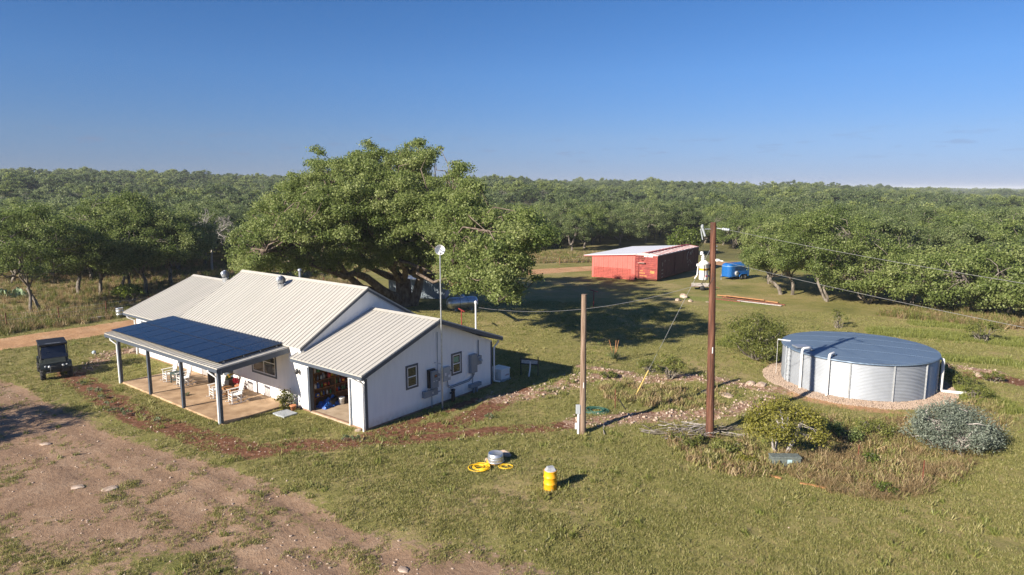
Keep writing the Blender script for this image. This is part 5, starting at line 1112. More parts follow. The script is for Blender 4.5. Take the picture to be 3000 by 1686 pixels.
b = MB(); b.tube(sagline(tuple(bo+lb-Vector((0, 0, 0.2))+lf*0.1), (-0.02, 8.0, 4.62), 0.62), 0.009, 6); b.build('service_drop', mat('grey_cable', (0.13, 0.13, 0.135), 0.6), None, label='twisted grey service cable sagging from transformer to the house mast', cat='cable')
gxx, gyy = G(1862, 1160); ga = Vector((gxx, gyy, 0)); gp = bo+onp(zpx(715)); b = MB(); b.tube([tuple(gp), tuple(ga)], 0.008, 5); b.build('guy_wire', M['galvdull'], None, label='thin guy wire slanting down left from the tall pole', cat='guy wire')
gd = (gp-ga).normalized(); b = MB(); b.tube([tuple(ga+gd*0.1), tuple(ga+gd*2.1)], 0.035, 8); b.build('guy_guard', mat('pale_yellow_guard', (0.62, 0.46, 0.16), 0.5), None, label='pale yellow plastic guard sleeve at the foot of the guy wire', cat='guy guard')
ox_, oy_ = G(1707, 1271); od = math.hypot(ox_-CAM[0], oy_-CAM[1]); t_ = Vector(DEP(1711, 863, od))
op = empty('old_pole', (ox_, oy_, 0), 0, 'shorter weathered bare pole with meter conduit, no wires', 'pole'); b = MB(); b.tube([(0, 0, -0.4), (t_.x-ox_, t_.y-oy_, t_.z)], [0.15, 0.115], 14); b.build('shaft', M['polegrey'], op)
b = MB(); q = Vector(((t_.x-ox_)*0.3, (t_.y-oy_)*0.3, t_.z*0.36))+fr3*0.14; b.bar(tuple(q-Vector((0, 0, 0.13))), tuple(q+Vector((0, 0, 0.13))), 0.03, 0.01, up=tuple(fr3)); b.build('pole_tag', M['white'], op)
cb = empty('conduit_riser', (ox_, oy_, 0), 0, 'white conduit with grey box strapped to the weathered pole', 'electrical box'); p = lf*0.20+fr3*0.05
b = MB(); b.bar(tuple(p+Vector((0, 0, -0.1))), tuple(p+Vector((0, 0, 1.0))), 0.09, 0.08); b.build('conduit', M['pvc'], cb); b = MB(); b.cbox(tuple(p+lf*0.03+Vector((0, 0, 1.17))), (0.2, 0.14, 0.42), 0.015, rz=YAW); b.build('box', M['eleclight'], cb); b = MB(); b.cbox(tuple(p+lf*0.1+Vector((0, 0, 0.38))), (0.12, 0.1, 0.28), 0.01, rz=YAW); b.build('lower_box', M['pvc'], cb)

# ------------------------------------------------------------------ boxcar and lean-to barn
M['boxcar'] = mat('boxcar_red', (0.255, 0.030, 0.030), 0.6, var=0.22, scale=2.0, col2=(0.30, 0.055, 0.04)); M['coral'] = mat('faded_coral_paint', (0.52, 0.105, 0.085), 0.65, var=0.08, scale=1.5)
M['boxroof'] = mat('worn_boxcar_roof', (0.40, 0.36, 0.36), 0.6, var=0.15, scale=3, col2=(0.55, 0.50, 0.50)); M['barnroof'] = mat('white_barn_roof', (0.70, 0.70, 0.72), 0.4, var=0.05); M['worn'] = mat('worn_ochre_patch', (0.42, 0.20, 0.06), 0.7, var=0.25, scale=6)
cx_, cy_ = G(1925, 827); bh = R(94.0)
BL_, BW, BHt = 14.9, 2.85, 3.25
bc = empty('boxcar', (cx_, cy_, 0), bh-PI/2, 'old red railway boxcar used as a shed', 'boxcar')   # local: x left-right (0 = right side), y along
b = MB(); b.box((-BW/2, BL_/2, 1.72), (BW, BL_, 2.75)); b.build('body', M['boxcar'], bc)
b = MB(); b.box((-BW/2, BL_/2, 0.26), (BW-0.3, BL_-0.4, 0.18)); b.build('underframe', M['rust'], bc)
b = MB(); b.prism([(-BW-0.05, 3.08), (0.05, 3.08), (0.03, 3.16), (-BW/2, 3.36), (-BW-0.03, 3.16)], 1, -0.06, BL_+0.06); b.build('roof', M['boxroof'], bc)
for k in range(26):
    y = 0.3+k*(BL_-0.6)/25
    for s in (0, 1):
        b = MB(); x0, x1 = ((-BW-0.02, -BW/2), (-BW/2, 0.02))[s]; z0, z1_ = ((3.18, 3.37), (3.37, 3.18))[s]; b.bar((x0, y, z0), (x1, y, z1_), 0.09, 0.05); b.build('roof_rib', M['redsteel'] if k % 2 else M['boxroof'], bc)
b = MB(); b.box((-BW/2, BL_/2, 3.40), (0.5, BL_, 0.04)); b.build('running_board', M['redsteel'], bc)
for k in range(11):
    z = 0.52+k*0.245; b = MB(); b.box((-BW/2-0.0, -0.025, z), (BW-0.18, 0.06, 0.085)); b.build('end_corrugation', M['boxcar'], bc)
for x in (-0.04, -BW+0.04): b = MB(); b.box((x, -0.03, 1.7), (0.09, 0.1, 2.8)); b.build('corner_post', M['boxcar'], bc)
for k in range(9):
    b = MB(); b.bar((-BW+0.09, -0.10, 0.55+k*0.3), (-BW+0.45, -0.10, 0.55+k*0.3), 0.03, 0.03); b.build('ladder_rung', M['redsteel'], bc)
b = MB(); b.bar((-BW+0.47, -0.1, 0.4), (-BW+0.47, -0.1, 3.0), 0.04, 0.04); b.build('ladder_rail', M['redsteel'], bc)
b = MB(); pts = [(-BW+0.95+0.26*math.cos(t*PI/8), -0.18, 2.78+0.26*math.sin(t*PI/8)) for t in range(17)]; b.tube(pts, 0.022, 6)
for t in range(3): b.bar((-BW+0.95-0.26*math.cos(t*PI/3), -0.18, 2.78-0.26*math.sin(t*PI/3)), (-BW+0.95+0.26*math.cos(t*PI/3), -0.18, 2.78+0.26*math.sin(t*PI/3)), 0.02, 0.02)
b.build('brake_wheel', M['rust'], bc); b = MB(); b.box((-BW+0.9, -0.22, 2.2), (0.85, 0.35, 0.05)); b.build('brake_step', mat('weathered_step', (0.42, 0.28, 0.24), 0.8), bc)
for x, z, w, h in ((-0.62, 1.12, 0.55, 0.32), (-1.9, 0.95, 0.7, 0.12), (-2.0, 1.22, 0.35, 0.10), (-1.75, 0.62, 0.9, 0.09)): b = MB(); b.box((x, -0.058, z), (w, 0.012, h)); b.build('worn_patch', M['worn'], bc)
for k in range(2): b = MB(); b.bar((-1.7+0.9*k, -0.08, 1.55-0.95*k), (-0.15, -0.08, 1.5-0.95*k), 0.03, 0.03); b.build('grab_iron', M['rust'], bc)
b = MB()
for k in range(16):
    y = 0.5+k*0.93
    if 5.4 < y < 8.7: continue
    b.box((0.015, y, 1.75), (0.05, 0.07, 2.6))
b.build('side_post', mat('shade_toned_side_post', (0.085, 0.018, 0.022), 0.7), bc)  # posts take the same darkened red, shade put into the colour
M['shadebox'] = mat('shade_toned_boxcar_side', (0.085, 0.018, 0.022), 0.7, var=0.3, scale=2.0)  # boxcar red darkened: the shade on this side is painted in
b = MB(); b.box((0.004, BL_/2, 1.72), (0.012, BL_-0.06, 2.7)); b.build('side_shade_panel', M['shadebox'], bc)  # thin sheet added over the body to carry the painted shade
b = MB(); b.box((0.05, 6.9, 1.7), (0.08, 2.5, 2.6)); dr = b.build('side_door', M['shadebox'], bc)
for k in range(12): b = MB(); b.box((0.10, 6.9, 0.55+k*0.21), (0.03, 2.4, 0.07)); b.build('door_corrugation', M['shadebox'], dr)
M['oldwhite'] = mat('faded_white_lettering', (0.42, 0.40, 0.39), 0.8, var=0.3, scale=8)
def stroke(pts, w=0.09, nm='white_marking'):
    b = MB()
    for p, q in zip(pts[:-1], pts[1:]): b.bar((0.055, p[0], p[1]), (0.055, q[0], q[1]), w, 0.012, up=(1, 0, 0))
    b.build(nm, M['oldwhite'], bc)
stroke([(10.2, 1.75), (10.1, 2.2), (10.35, 2.65), (10.7, 2.8)], 0.12); stroke([(11.2, 2.35), (11.35, 2.7), (11.6, 2.3), (11.75, 2.75)], 0.12); stroke([(11.9, 2.9), (12.2, 2.75), (12.2, 2.5)], 0.07)
for y, z, s in ((10.4, 1.35, .18), (11.0, 1.55, .15), (11.4, 1.3, .2), (11.8, 1.1, .14), (10.7, 0.95, .12)): stroke([(y, z), (y+s, z+s*1.2)], 0.07)
stroke([(1.45, 1.75), (1.45, 2.2)], 0.09); stroke([(2.3, 2.15), (2.2, 2.3), (2.35, 2.4)], 0.06); stroke([(3.5, 2.25), (3.6, 2.35)], 0.07)
for r_ in range(3):
    for k in range(3): stroke([(1.2+0.2*k, 1.25-0.42*r_), (1.3+0.2*k, 1.33-0.42*r_)], 0.09)
for k, (x, w) in enumerate(((-1.62, 0.13), (-1.46, 0.12), (-1.33, 0.1), (-1.1, 0.12), (-0.95, 0.13), (-0.8, 0.12), (-0.66, 0.1))):
    b = MB(); b.box((x, -0.062, 2.98), (w, 0.012, 0.13)); b.build('end_number_mark', M['white'], bc)
# lean-to
LW = 5.75; bn = empty('lean_to_barn', (cx_, cy_, 0), bh-PI/2, 'coral painted lean-to barn with white roof built against the boxcar', 'barn')
nbd = 18
for k in range(nbd):
    x = -BW-0.02-LW*(k+0.5)/nbd; zt_ = 3.06-(k+0.5)/nbd*0.36; b = MB(); b.box((x, -0.02-0.012*(k % 2), zt_/2+0.02), (LW/nbd-0.012, 0.05, zt_)); b.build('wall_board', M['coral'], bn)
b = MB(); b.box((-BW-LW/2, 0.04, 1.3), (LW-0.1, 0.05, 2.55)); b.build('wall_backing', M['rust'], bn)
b = MB(); b.box((-BW-LW+0.03, BL_/2, 1.3), (0.06, BL_-0.2, 2.6)); b.box((-BW-LW/2, BL_-0.05, 1.35), (LW, 0.06, 2.65)); b.build('side_wall', M['coral'], bn)
b = MB(); b.prism([(-BW+0.1, 3.14), (-BW-LW-1.15, 2.66), (-BW-LW-1.15, 2.71), (-BW+0.1, 3.20)], 1, -0.12, BL_+0.1); b.build('roof', M['barnroof'], bn)
b = MB(); b.bar((-BW-LW-1.15, -0.14, 2.6), (-BW, -0.14, 3.08), 0.04, 0.12); b.bar((-BW-LW-1.17, -0.1, 2.6), (-BW-LW-1.17, BL_, 2.6), 0.04, 0.12); b.build('fascia', M['redsteel'], bn)
wp = empty('stock_panel_fence', (cx_, cy_, 0), bh-PI/2, 'rusty wire mesh stock panel leaning on the coral barn front', 'fence'); b = MB()
for k in range(34): x = -BW-0.5-k*(LW-0.8)/33; b.bar((x, -0.25, 0.0), (x, -0.12, 1.35), 0.018, 0.018)
for k in range(8): z = 0.12+k*0.17; b.bar((-BW-0.5, -0.25+0.096*z, z), (-BW+0.3-LW, -0.25+0.096*z, z), 0.018, 0.018)
b.build('wire_mesh', M['rust'], wp)

# ------------------------------------------------------------------ blue horse trailer
M['bluepaint'] = mat('blue_trailer_paint', (0.012, 0.105, 0.34), 0.3, var=0.08); M['bluedark'] = mat('dark_blue_paint', (0.012, 0.075, 0.24), 0.35)
hx, hy = G(2122, 820); ht = empty('horse_trailer', (hx, hy, 0), R(66), 'bright blue rounded horse trailer under the oaks', 'trailer')   
ht.scale = (0.9, 0.9, 0.95)
def plan(ins):
    w, l = 0.86-ins, 3.7-ins; r_ = 0.55; P_ = []
    for k in range(7): t = PI+k*(PI/2)/6; P_.append((r_+ins*0.6+(r_)*math.cos(t)*1.0, -w+r_+r_*math.sin(t)))
    P_ += [(l, -w), (l, w)]
    for k in range(7): t = PI/2+k*(PI/2)/6; P_.append((r_+ins*0.6+r_*math.cos(t), w-r_+r_*math.sin(t)))
    return P_
b = MB(); lv = [(0.02, 0.42), (0.0, 0.46), (0.0, 1.74), (0.02, 1.82), (0.10, 1.97), (0.26, 2.08), (0.5, 2.13)]; n = len(plan(0)); PP = []
for ins, z in lv: PP += [(x, y, z) for x, y in plan(ins)]
b.add(PP, [(i*n+k, i*n+(k+1) % n, (i+1)*n+(k+1) % n, (i+1)*n+k) for i in range(len(lv)-1) for k in range(n)], 0, False); b.add(PP[-n:], [tuple(range(n))]); b.add(PP[:n], [tuple(reversed(range(n)))]); b.build('body', M['bluepaint'], ht)
b = MB(); PQ = [(x*1.0-0.012, y*1.012, z) for z in (1.72, 1.78) for x, y in plan(-0.012)]; b.add(PQ, [(k, (k+1) % n, n+(k+1) % n, n+k) for k in range(n)]); b.build('trim_band', mat('pale_blue_trim', (0.20, 0.36, 0.58), 0.4), ht)
for s in (-1, 1):
    b = MB(); b.box((2.2, s*0.862, 1.42), (2.4, 0.012, 0.52)); op_ = b.build('side_opening_shade', M['black'], ht)  # solid black sheet standing in for the shaded inside behind the slats
    for k in range(3): q = MB(); q.box((2.2, s*0.872, 1.25+k*0.17), (2.4, 0.02, 0.05)); q.build('slat', M['bluepaint'], op_)
    for x in (2.1, 2.85):
        w = MB(); w.lathe([(0.17, -0.09), (0.30, -0.09), (0.325, -0.05), (0.325, 0.05), (0.30, 0.09), (0.17, 0.09)], (x, s*0.98, 0.325), 20, M=Matrix.Rotation(PI/2, 4, 'X')); wh = w.build('wheel', M['rubber'], ht)
        w = MB(); w.lathe([(0, -0.04), (0.16, -0.05), (0.17, 0.05), (0.05, 0.06), (0, 0.06)], (x, s*0.99, 0.325), 16, M=Matrix.Rotation(PI/2, 4, 'X')); w.build('rim', M['galvdull'], wh)
    b = MB(); pts = [(2.1-0.42, 0.42), (2.1-0.36, 0.62), (2.1-0.1, 0.74), (2.85+0.1, 0.74), (2.85+0.36, 0.62), (2.85+0.42, 0.42)]
    for p_, q_ in zip(pts[:-1], pts[1:]): b.bar((p_[0], s*0.98, p_[1]), (q_[0], s*0.98, q_[1]), 0.28, 0.03)
    b.build('fender', M['bluepaint'], ht); b = MB(); b.box((0.75, s*0.868, 1.1), (0.05, 0.02, 1.3)); b.build('door_edge', M['bluedark'], ht)
    if s < 0: w = MB(); w.lathe([(0.1, -0.08), (0.3, -0.08), (0.31, 0.08), (0.1, 0.08)], (1.25, -0.96, 0.85), 18, M=Matrix.Rotation(PI/2, 4, 'X')); w.build('spare_wheel', M['galvdull'], ht)
b = MB(); b.box((1.9, 0, 0.40), (3.5, 1.6, 0.1)); b.bar((0.0, 0, 0.42), (-0.75, 0, 0.42), 0.09, 0.09); b.build('chassis', M['bluedark'], ht); b = MB(); b.tube([(-0.6, 0, 0.0), (-0.6, 0, 0.75)], 0.03, 8); b.build('jack', M['galvdull'], ht)
# low wooden cart
fx_, fy_ = G(2052, 849); ct = empty('flat_cart', (fx_, fy_, 0), 0.5, 'low rusty flat cart with grey plank sides near the boxcar', 'cart')
b = MB(); b.box((0, 0, 0.42), (2.1, 1.2, 0.08)); b.build('bed', M['rust'], ct)
for k in range(3): b = MB(); b.box((0, -0.62, 0.50+k*0.13), (2.1, 0.035, 0.115)); b.build('side_plank', M['deadwood'], ct)
for s in (-1, 1): w = MB(); w.lathe([(0, -0.07), (0.25, -0.07), (0.27, 0.0), (0.25, 0.07), (0, 0.07)], (0.1, s*0.7, 0.27), 16, M=Matrix.Rotation(PI/2, 4, 'X')); w.build('wheel', M['rubber'], ct)
b = MB(); b.bar((1.0, 0, 0.4), (2.0, 0.1, 0.2), 0.07, 0.07); b.build('drawbar', M['rust'], ct)

# ------------------------------------------------------------------ utility vehicle
M['utv'] = mat('dark_green_black_paint', (0.030, 0.036, 0.033), 0.35, var=0.15); M['lens'] = mat('headlight_lens', (0.45, 0.48, 0.50), 0.15, var=0.05); M['windscreen'] = glass_mat('windscreen_glass', (0.015, 0.02, 0.035), 0.04)
ut = empty('utility_vehicle', (-22.05, -5.28, 0), R(-13), 'black side by side utility vehicle parked on the grass', 'utility vehicle')
b = MB(); b.prism([(-1.62, 0.45), (1.30, 0.42), (1.34, 0.62), (1.28, 0.98), (0.72, 1.12), (0.62, 1.14), (0.55, 0.62), (-0.62, 0.62), (-0.70, 1.02), (-1.62, 1.02)], 1, -0.66, 0.66); b.build('body', M['utv'], ut)
b = MB(); b.prism([(0.60, 1.13), (1.29, 0.97), (1.31, 1.0), (1.05, 1.10), (0.62, 1.19)], 1, -0.50, 0.50); b.build('bonnet', M['utv'], ut)
b = MB(); b.cbox((-0.30, 0, 1.96), (1.85, 1.42, 0.09), 0.035); b.build('roof', M['black'], ut); b = MB()
for k in range(12): b.box((0.42, -0.36+k*0.065, 2.008), (0.10, 0.03, 0.008))
b.build('roof_vent', M['eleclight'], ut)
for s in (-1, 1):
    b = MB(); b.tube([(0.66, s*0.66, 1.12), (0.50, s*0.66, 1.5), (0.38, s*0.65, 1.92)], 0.028, 8); b.build('front_pillar', M['black'], ut)
    b = MB(); b.tube([(-0.66, s*0.66, 0.95), (-0.68, s*0.66, 1.92)], 0.028, 8); b.build('rear_pillar', M['black'], ut); b = MB(); b.tube([(-1.10, s*0.66, 1.0), (-1.1, s*0.66, 1.92)], 0.024, 8); b.build('rear_pillar', M['black'], ut)
    b = MB(); b.cbox((-0.02, s*0.67, 0.80), (1.06, 0.05, 0.42), 0.02); b.build('side_door', M['utv'], ut)
    b = MB(); b.prism([(0.62, 0.62), (0.70, 0.84), (0.98, 0.94), (1.24, 0.86), (1.36, 0.64), (1.36, 0.72), (1.25, 0.95), (0.98, 1.04), (0.66, 0.94), (0.56, 0.68)], 1, s*0.50, s*0.77); b.build('front_fender', M['utv'], ut)
    b = MB(); b.prism([(-1.62, 0.62), (-1.5, 0.86), (-1.22, 0.95), (-0.95, 0.86), (-0.82, 0.62), (-0.82, 0.72), (-0.93, 0.95), (-1.22, 1.03), (-1.52, 0.95), (-1.65, 0.7)], 1, s*0.50, s*0.76); b.build('rear_fender', M['utv'], ut)
    for x in (0.98, -1.22):
        Mx = Matrix.Rotation(PI/2, 4, 'X'); w = MB(); w.lathe([(0.17, -0.12), (0.29, -0.125), (0.33, -0.09), (0.335, 0), (0.33, 0.09), (0.29, 0.125), (0.17, 0.12)], (x, s*0.66, 0.335), 28, M=Mx)
        for k in range(22):
            a = 2*PI*k/22; w.box((x+0.335*math.cos(a), s*0.66+(0.055 if k % 2 else -0.055), 0.335+0.335*math.sin(a)), (0.05, 0.12, 0.035), M=Matrix.Rotation(-a-PI/2, 3, 'Y'))
        wh = w.build('wheel', M['rubber'], ut); w = MB(); w.lathe([(0, -0.05), (0.06, -0.06), (0.075, -0.02), (0.14, -0.02), (0.17, -0.10), (0.175, 0.1), (0.0, 0.1)], (x, s*0.665, 0.335), 20, M=Matrix.Rotation(PI/2*s, 4, 'X')); w.build('rim', M['galv'], wh)
    for y, z, r_ in ((0.52, 0.83, 0.075), (0.33, 0.80, 0.06)):
        b = MB(); b.lathe([(0.0, 0.05), (r_*0.7, 0.04), (r_, 0.0), (r_*1.25, -0.02), (r_*1.3, -0.08)], (1.33-0.06*(y > 0.4), s*y, z), 16, M=Matrix.Rotation(PI/2, 4, 'Y')); b.build('headlight', M['lens'], ut)
    b = MB(); b.tube([(0.98, s*0.15, 0.42), (0.98, s*0.6, 0.36)], 0.03, 6); b.tube([(1.1, s*0.3, 0.8), (0.98, s*0.55, 0.4)], 0.035, 6); b.build('suspension_arm', M['blackmetal'], ut)
b = MB(); b.add([(0.67, -0.62, 1.17), (0.67, 0.62, 1.17), (0.40, 0.60, 1.86), (0.40, -0.60, 1.86)], [(0, 1, 2, 3)]); ws = b.build('windscreen', M['windscreen'], ut); q = ws.modifiers.new('thick', 'SOLIDIFY'); q.thickness = 0.008
b = MB(); b.bar((0.69, -0.64, 1.15), (0.69, 0.64, 1.15), 0.05, 0.06); b.bar((0.405, -0.62, 1.88), (0.405, 0.62, 1.88), 0.04, 0.05); b.build('windscreen_frame', M['black'], ut)
b = MB()
for z in (0.62, 0.70, 0.78, 0.86): b.box((1.335, 0, z), (0.03, 0.44, 0.035))
b.build('grille', M['blackmetal'], ut)
b = MB(); b.tube([(1.30, -0.5, 0.45), (1.46, -0.42, 0.5), (1.46, 0.42, 0.5), (1.30, 0.5, 0.45)], 0.026, 8); b.tube([(1.46, -0.30, 0.5), (1.45, -0.28, 0.82), (1.45, 0.28, 0.82), (1.46, 0.30, 0.5)], 0.022, 8); b.tube([(1.46, -0.3, 0.66), (1.46, 0.3, 0.66)], 0.016, 6); b.build('bumper_guard', M['blackmetal'], ut)
b = MB(); b.cbox((-0.25, 0, 0.78), (0.5, 1.2, 0.16), 0.05); b.cbox((-0.52, 0, 1.1), (0.13, 1.2, 0.55), 0.05); b.build('seat', M['black'], ut)
b = MB(); b.tube([(0.35+0.05*math.cos(t*PI/6), 0.32+0.17*math.cos(t*PI/6), 1.12+0.15*math.sin(t*PI/6)) for t in range(13)], 0.014, 6); b.tube([(0.35, 0.32, 1.12), (0.6, 0.32, 0.95)], 0.02, 6); b.build('steering_wheel', M['black'], ut)
b = MB(); b.box((-1.16, 0, 1.0), (0.9, 1.3, 0.05)); b.box((-1.16, 0.64, 1.13), (0.9, 0.04, 0.26)); b.box((-1.16, -0.64, 1.13), (0.9, 0.04, 0.26)); b.box((-1.6, 0, 1.13), (0.04, 1.3, 0.26)); b.box((-0.72, 0, 1.2), (0.04, 1.3, 0.4)); b.build('cargo_bed', M['utv'], ut)

# ------------------------------------------------------------------ things standing in the yard
x, y = G(1612, 1432); dm = empty('yellow_drum', (x, y, z1(x, y)-0.02), 0.3, 'yellow steel drum with a grey block on its lid', 'drum')
prof = [(0, 0.0), (0.238, 0.0), (0.245, 0.02)]
for k in (0.27, 0.52): prof += [(0.24, k-0.03), (0.256, k-0.01), (0.256, k+0.01), (0.24, k+0.03)]
prof += [(0.24, 0.74), (0.25, 0.765), (0.24, 0.775), (0.228, 0.76), (0, 0.755)]
b = MB(); b.lathe(prof, (0, 0, 0), 32); b.build('shell', M['yellow'], dm); b = MB(); b.lathe([(0.226, 0.7585), (0.226, 0.766), (0, 0.766)], (0, 0, 0), 32); b.build('lid', M['galvdull'], dm)
b = MB(); b.box((0.256, 0.07, 0.36), (0.006, 0.1, 0.1), rz=0.25); b.box((0.252, 0.06, 0.26), (0.006, 0.06, 0.05), rz=0.2); b.build('dark_stencil', M['black'], dm)
b = MB(); P_ = [(-0.17, -0.13, 0), (0.17, -0.13, 0), (0.17, 0.13, 0), (-0.17, 0.13, 0), (-0.11, -0.09, 0.13), (0.12, -0.09, 0.13), (0.12, 0.09, 0.13), (-0.11, 0.09, 0.13)]; b.add(P_, [(3, 2, 1, 0), (4, 5, 6, 7), (0, 1, 5, 4), (1, 2, 6, 5), (2, 3, 7, 6), (3, 0, 4, 7)])
b.build('grey_block', M['galvdull'], None, (x, y, z1(x, y)+0.745), 0.9, 'tapered grey block weighing down the yellow drum lid', 'block')
x, y = G(1452, 1357); zb = z1(x, y)
b = MB(); b.lathe([(0, -0.02), (0.27, -0.02), (0.27, 0.12), (0.2, 0.12), (0, 0.1)], (0, 0, 0), 24); b.build('yellow_well_ring', M['yellow'], None, (x-0.08, y-0.06, zb), 0, 'low yellow ring under the upturned galvanized tub', 'ring')
tb = empty('galvanized_tub', (x, y, zb+0.1), 0, 'upturned galvanized wash tub on a yellow ring', 'tub'); b = MB(); b.lathe([(0.335, 0.0), (0.335, 0.03), (0.325, 0.1), (0.332, 0.115), (0.325, 0.13), (0.315, 0.2), (0.32, 0.21), (0.31, 0.23), (0.295, 0.33), (0.285, 0.335), (0.27, 0.315), (0, 0.315)], (0, 0, 0), 32); b.build('shell', M['galv'], tb)
b = MB(); b.tube([(0.345*math.cos(t), 0.345*math.sin(t), 0.0) for t in np.linspace(0, 2*PI, 33)], 0.012, 6); b.build('rim', M['galv'], tb)
def rock(x, y, s, seed, label, m_=None, cat='rock', zs=0.7, name='rock'):
    r_ = random.Random(seed); b = MB(); b.blob((0, 0, s[2]*zs*0.6), s, r_, 2, jag=0.16); return b.build(name, m_ or M['rock'], None, (x, y, z1(x, y)), r_.uniform(0, 6), label, cat)
x2, y2 = G(1478, 1337); rock(x2, y2, (0.30, 0.16, 0.16), 3, 'pale pinkish limestone rock lying just behind the galvanized tub')
def coil(name, px, py, rad, turns, m_, label, seed, th=0.022, z=0.0):
    x, y = G(px, py); r_ = random.Random(seed); pts = []; n = int(turns*20)
    for i in range(n):
        t = i/20*2*PI; k = rad*(0.72+0.28*math.sin(t*0.37+seed))*(0.85+0.15*math.sin(t*0.11)); pts.append((k*math.cos(t)*1.15+0.06*math.sin(t*0.21), k*math.sin(t)*0.85+0.05*math.cos(t*0.17), 0.03+0.035*(i/n)*turns*0.5*abs(math.sin(t*0.5+1))+0.012*r_.random()))
    b = MB(); b.tube(pts, th, 6); return b.build(name, m_, None, (x, y, z1(x, y)+z), 0.4, label, 'hose')
coil('yellow_hose', 1407, 1374, 0.40, 6, M['hose'], 'big loose coil of yellow hose left of the galvanized tub', 2); coil('yellow_hose', 1478, 1371, 0.27, 2, M['hose'], 'small coil of yellow hose right of the galvanized tub', 5, 0.02)
coil('green_hose', 1746, 1207, 0.62, 6, mat('dark_green_hose', (0.03, 0.10, 0.07), 0.5), 'coil of dark green garden hose on the ground by the weathered pole', 7, 0.022)
x, y = G(1426, 1352); rock(x, y, (0.08, 0.08, 0.09), 9, 'small tan cap beside the galvanized tub and yellow hose')
M['pedestal'] = mat('mottled_green_grey_box', (0.115, 0.135, 0.125), 0.7, var=0.25, scale=14, bump=0.2)
x, y = G(2298, 1364); pe = empty('utility_pedestal', (x, y, z1(x, y)), 0.62, 'mottled grey green utility box lying in the tall grass', 'utility box'); b = MB(); b.cbox((0, 0, 0.2), (1.15, 0.42, 0.44), 0.03); b.build('housing', M['pedestal'], pe); b = MB(); b.cbox((0, 0, 0.43), (1.19, 0.46, 0.06), 0.02); b.build('lid', M['pedestal'], pe); b = MB(); b.box((0.12, -0.214, 0.27), (0.18, 0.008, 0.17)); b.build('warning_label', mat('pale_blue_label', (0.35, 0.50, 0.55), 0.6), pe)
def tpost(px, py, h, label, m_=None, name='steel_post', lean=(0, 0)):
    x, y = G(px, py); b = MB(); b.bar((0, 0, -0.2), (lean[0], lean[1], h), 0.045, 0.012); b.bar((0, 0, -0.2), (lean[0], lean[1], h), 0.012, 0.045); return b.build(name, m_ or M['rust'], None, (x, y, z1(x, y)), 0.5, label, 'post')
tpost(2701, 1426, 1.05, 'rusty red steel post standing in the dry grass'); tpost(1802, 1196, 1.0, 'thin rusty post between the two poles'); tpost(2512, 1350, 0.7, 'short rusty post in the brush behind the dry grass', lean=(0.03, 0.02)); tpost(1840, 1200, 0.5, 'short leaning dark stake near the guy guard', M['blackmetal'], lean=(-0.45, 0.0))
def plank(p0, p1, w, t, m_, label, name='plank', dz=0.03):
    (x0, y0), (x1, y1) = p0, p1; b = MB(); b.bar((x0, y0, z1(x0, y0)+dz), (x1, y1, z1(x1, y1)+dz), w, t); return b.build(name, m_, None, label=label, cat='plank' if name != 'fallen_log' else 'log')
M['newwood'] = mat('orange_brown_plank', (0.34, 0.17, 0.07), 0.7, var=0.2, scale=4, stretch=(1, 1, 1))
plank(G(2344, 1417), G(2420, 1432), 0.11, 0.05, M['newwood'], 'orange plank lying at the edge of the mown grass'); plank(G(2236, 1388), G(2290, 1403), 0.1, 0.05, M['newwood'], 'half buried orange plank left of the longer plank')
plank(G(2110, 1362), G(2150, 1371), 0.13, 0.09, M['rust'], 'short rusty timber at the left end of the plank line'); plank(G(2176, 1376), G(2204, 1383), 0.16, 0.12, M['rust'], 'rusty blocky timber beside the white flower weed')
for i, (a, c, w, m_, lab, dz) in enumerate(((( 2102, 868), (2280, 890), 0.22, M['newwood'], 'longest orange board at the back of the lumber pile', 0.12), ((2115, 874), (2300, 896), 0.2, M['rust'], 'dark board in the middle of the lumber pile', 0.08), ((2125, 872), (2240, 886), 0.2, M['newwood'], 'short orange board on top of the lumber pile', 0.20),
        ((2160, 884), (2290, 899), 0.25, M['deadwood'], 'bleached white board along the front of the lumber pile', 0.10), ((2090, 877), (2170, 886), 0.3, M['rust'], 'brown board at the left front of the lumber pile', 0.06))):
    plank(G(*a), G(*c), w, 0.08, m_, lab, dz=dz)
for i, (px, py, s, lab) in enumerate(((2003, 872, 0.55, 'largest pale boulder of the heap near the cart'), (1985, 882, 0.35, 'medium pale boulder left of the largest one'), (2022, 884, 0.3, 'small pale boulder at the right of the heap'), (2075, 886, 0.3, 'pale flat stone lying alone beside the tall pole line'), (1049, 1263, 0.16, 'white stone at the garage front corner'),
        (2066, 1148, 0.35, 'flat white slab of stone left of the tall pole'), (2128, 1160, 0.5, 'long flat white stone right of the tall pole'), (2262, 1205, 0.3, 'pale stone at the right end of the near rubble'), (2200, 1128, 0.28, 'pink boulder in the rubble leading to the tank'), (2230, 1136, 0.33, 'biggest pink boulder in the rubble near the tank'),
        (323, 1432, 0.3, 'flat whitish stone on the dirt drive, lower right of two'), (228, 1428, 0.26, 'flat darker stone on the dirt drive, lower left of two'), (133, 1302, 0.24, 'flat grey stone on the dirt just below the shadow'), (1182, 1673, 0.2, 'flat white stone in the bottom dirt'), (2868, 1104, 0.3, 'white stone in the rubble right of the tank'), (395, 1031, 0.35, 'pale stone at the far left house corner'))):
    x, y = G(px, py); rock(x, y, (s, s*0.7, s*(0.18 if 'flat' in lab or 'slab' in lab else 0.5)), 20+i, lab)
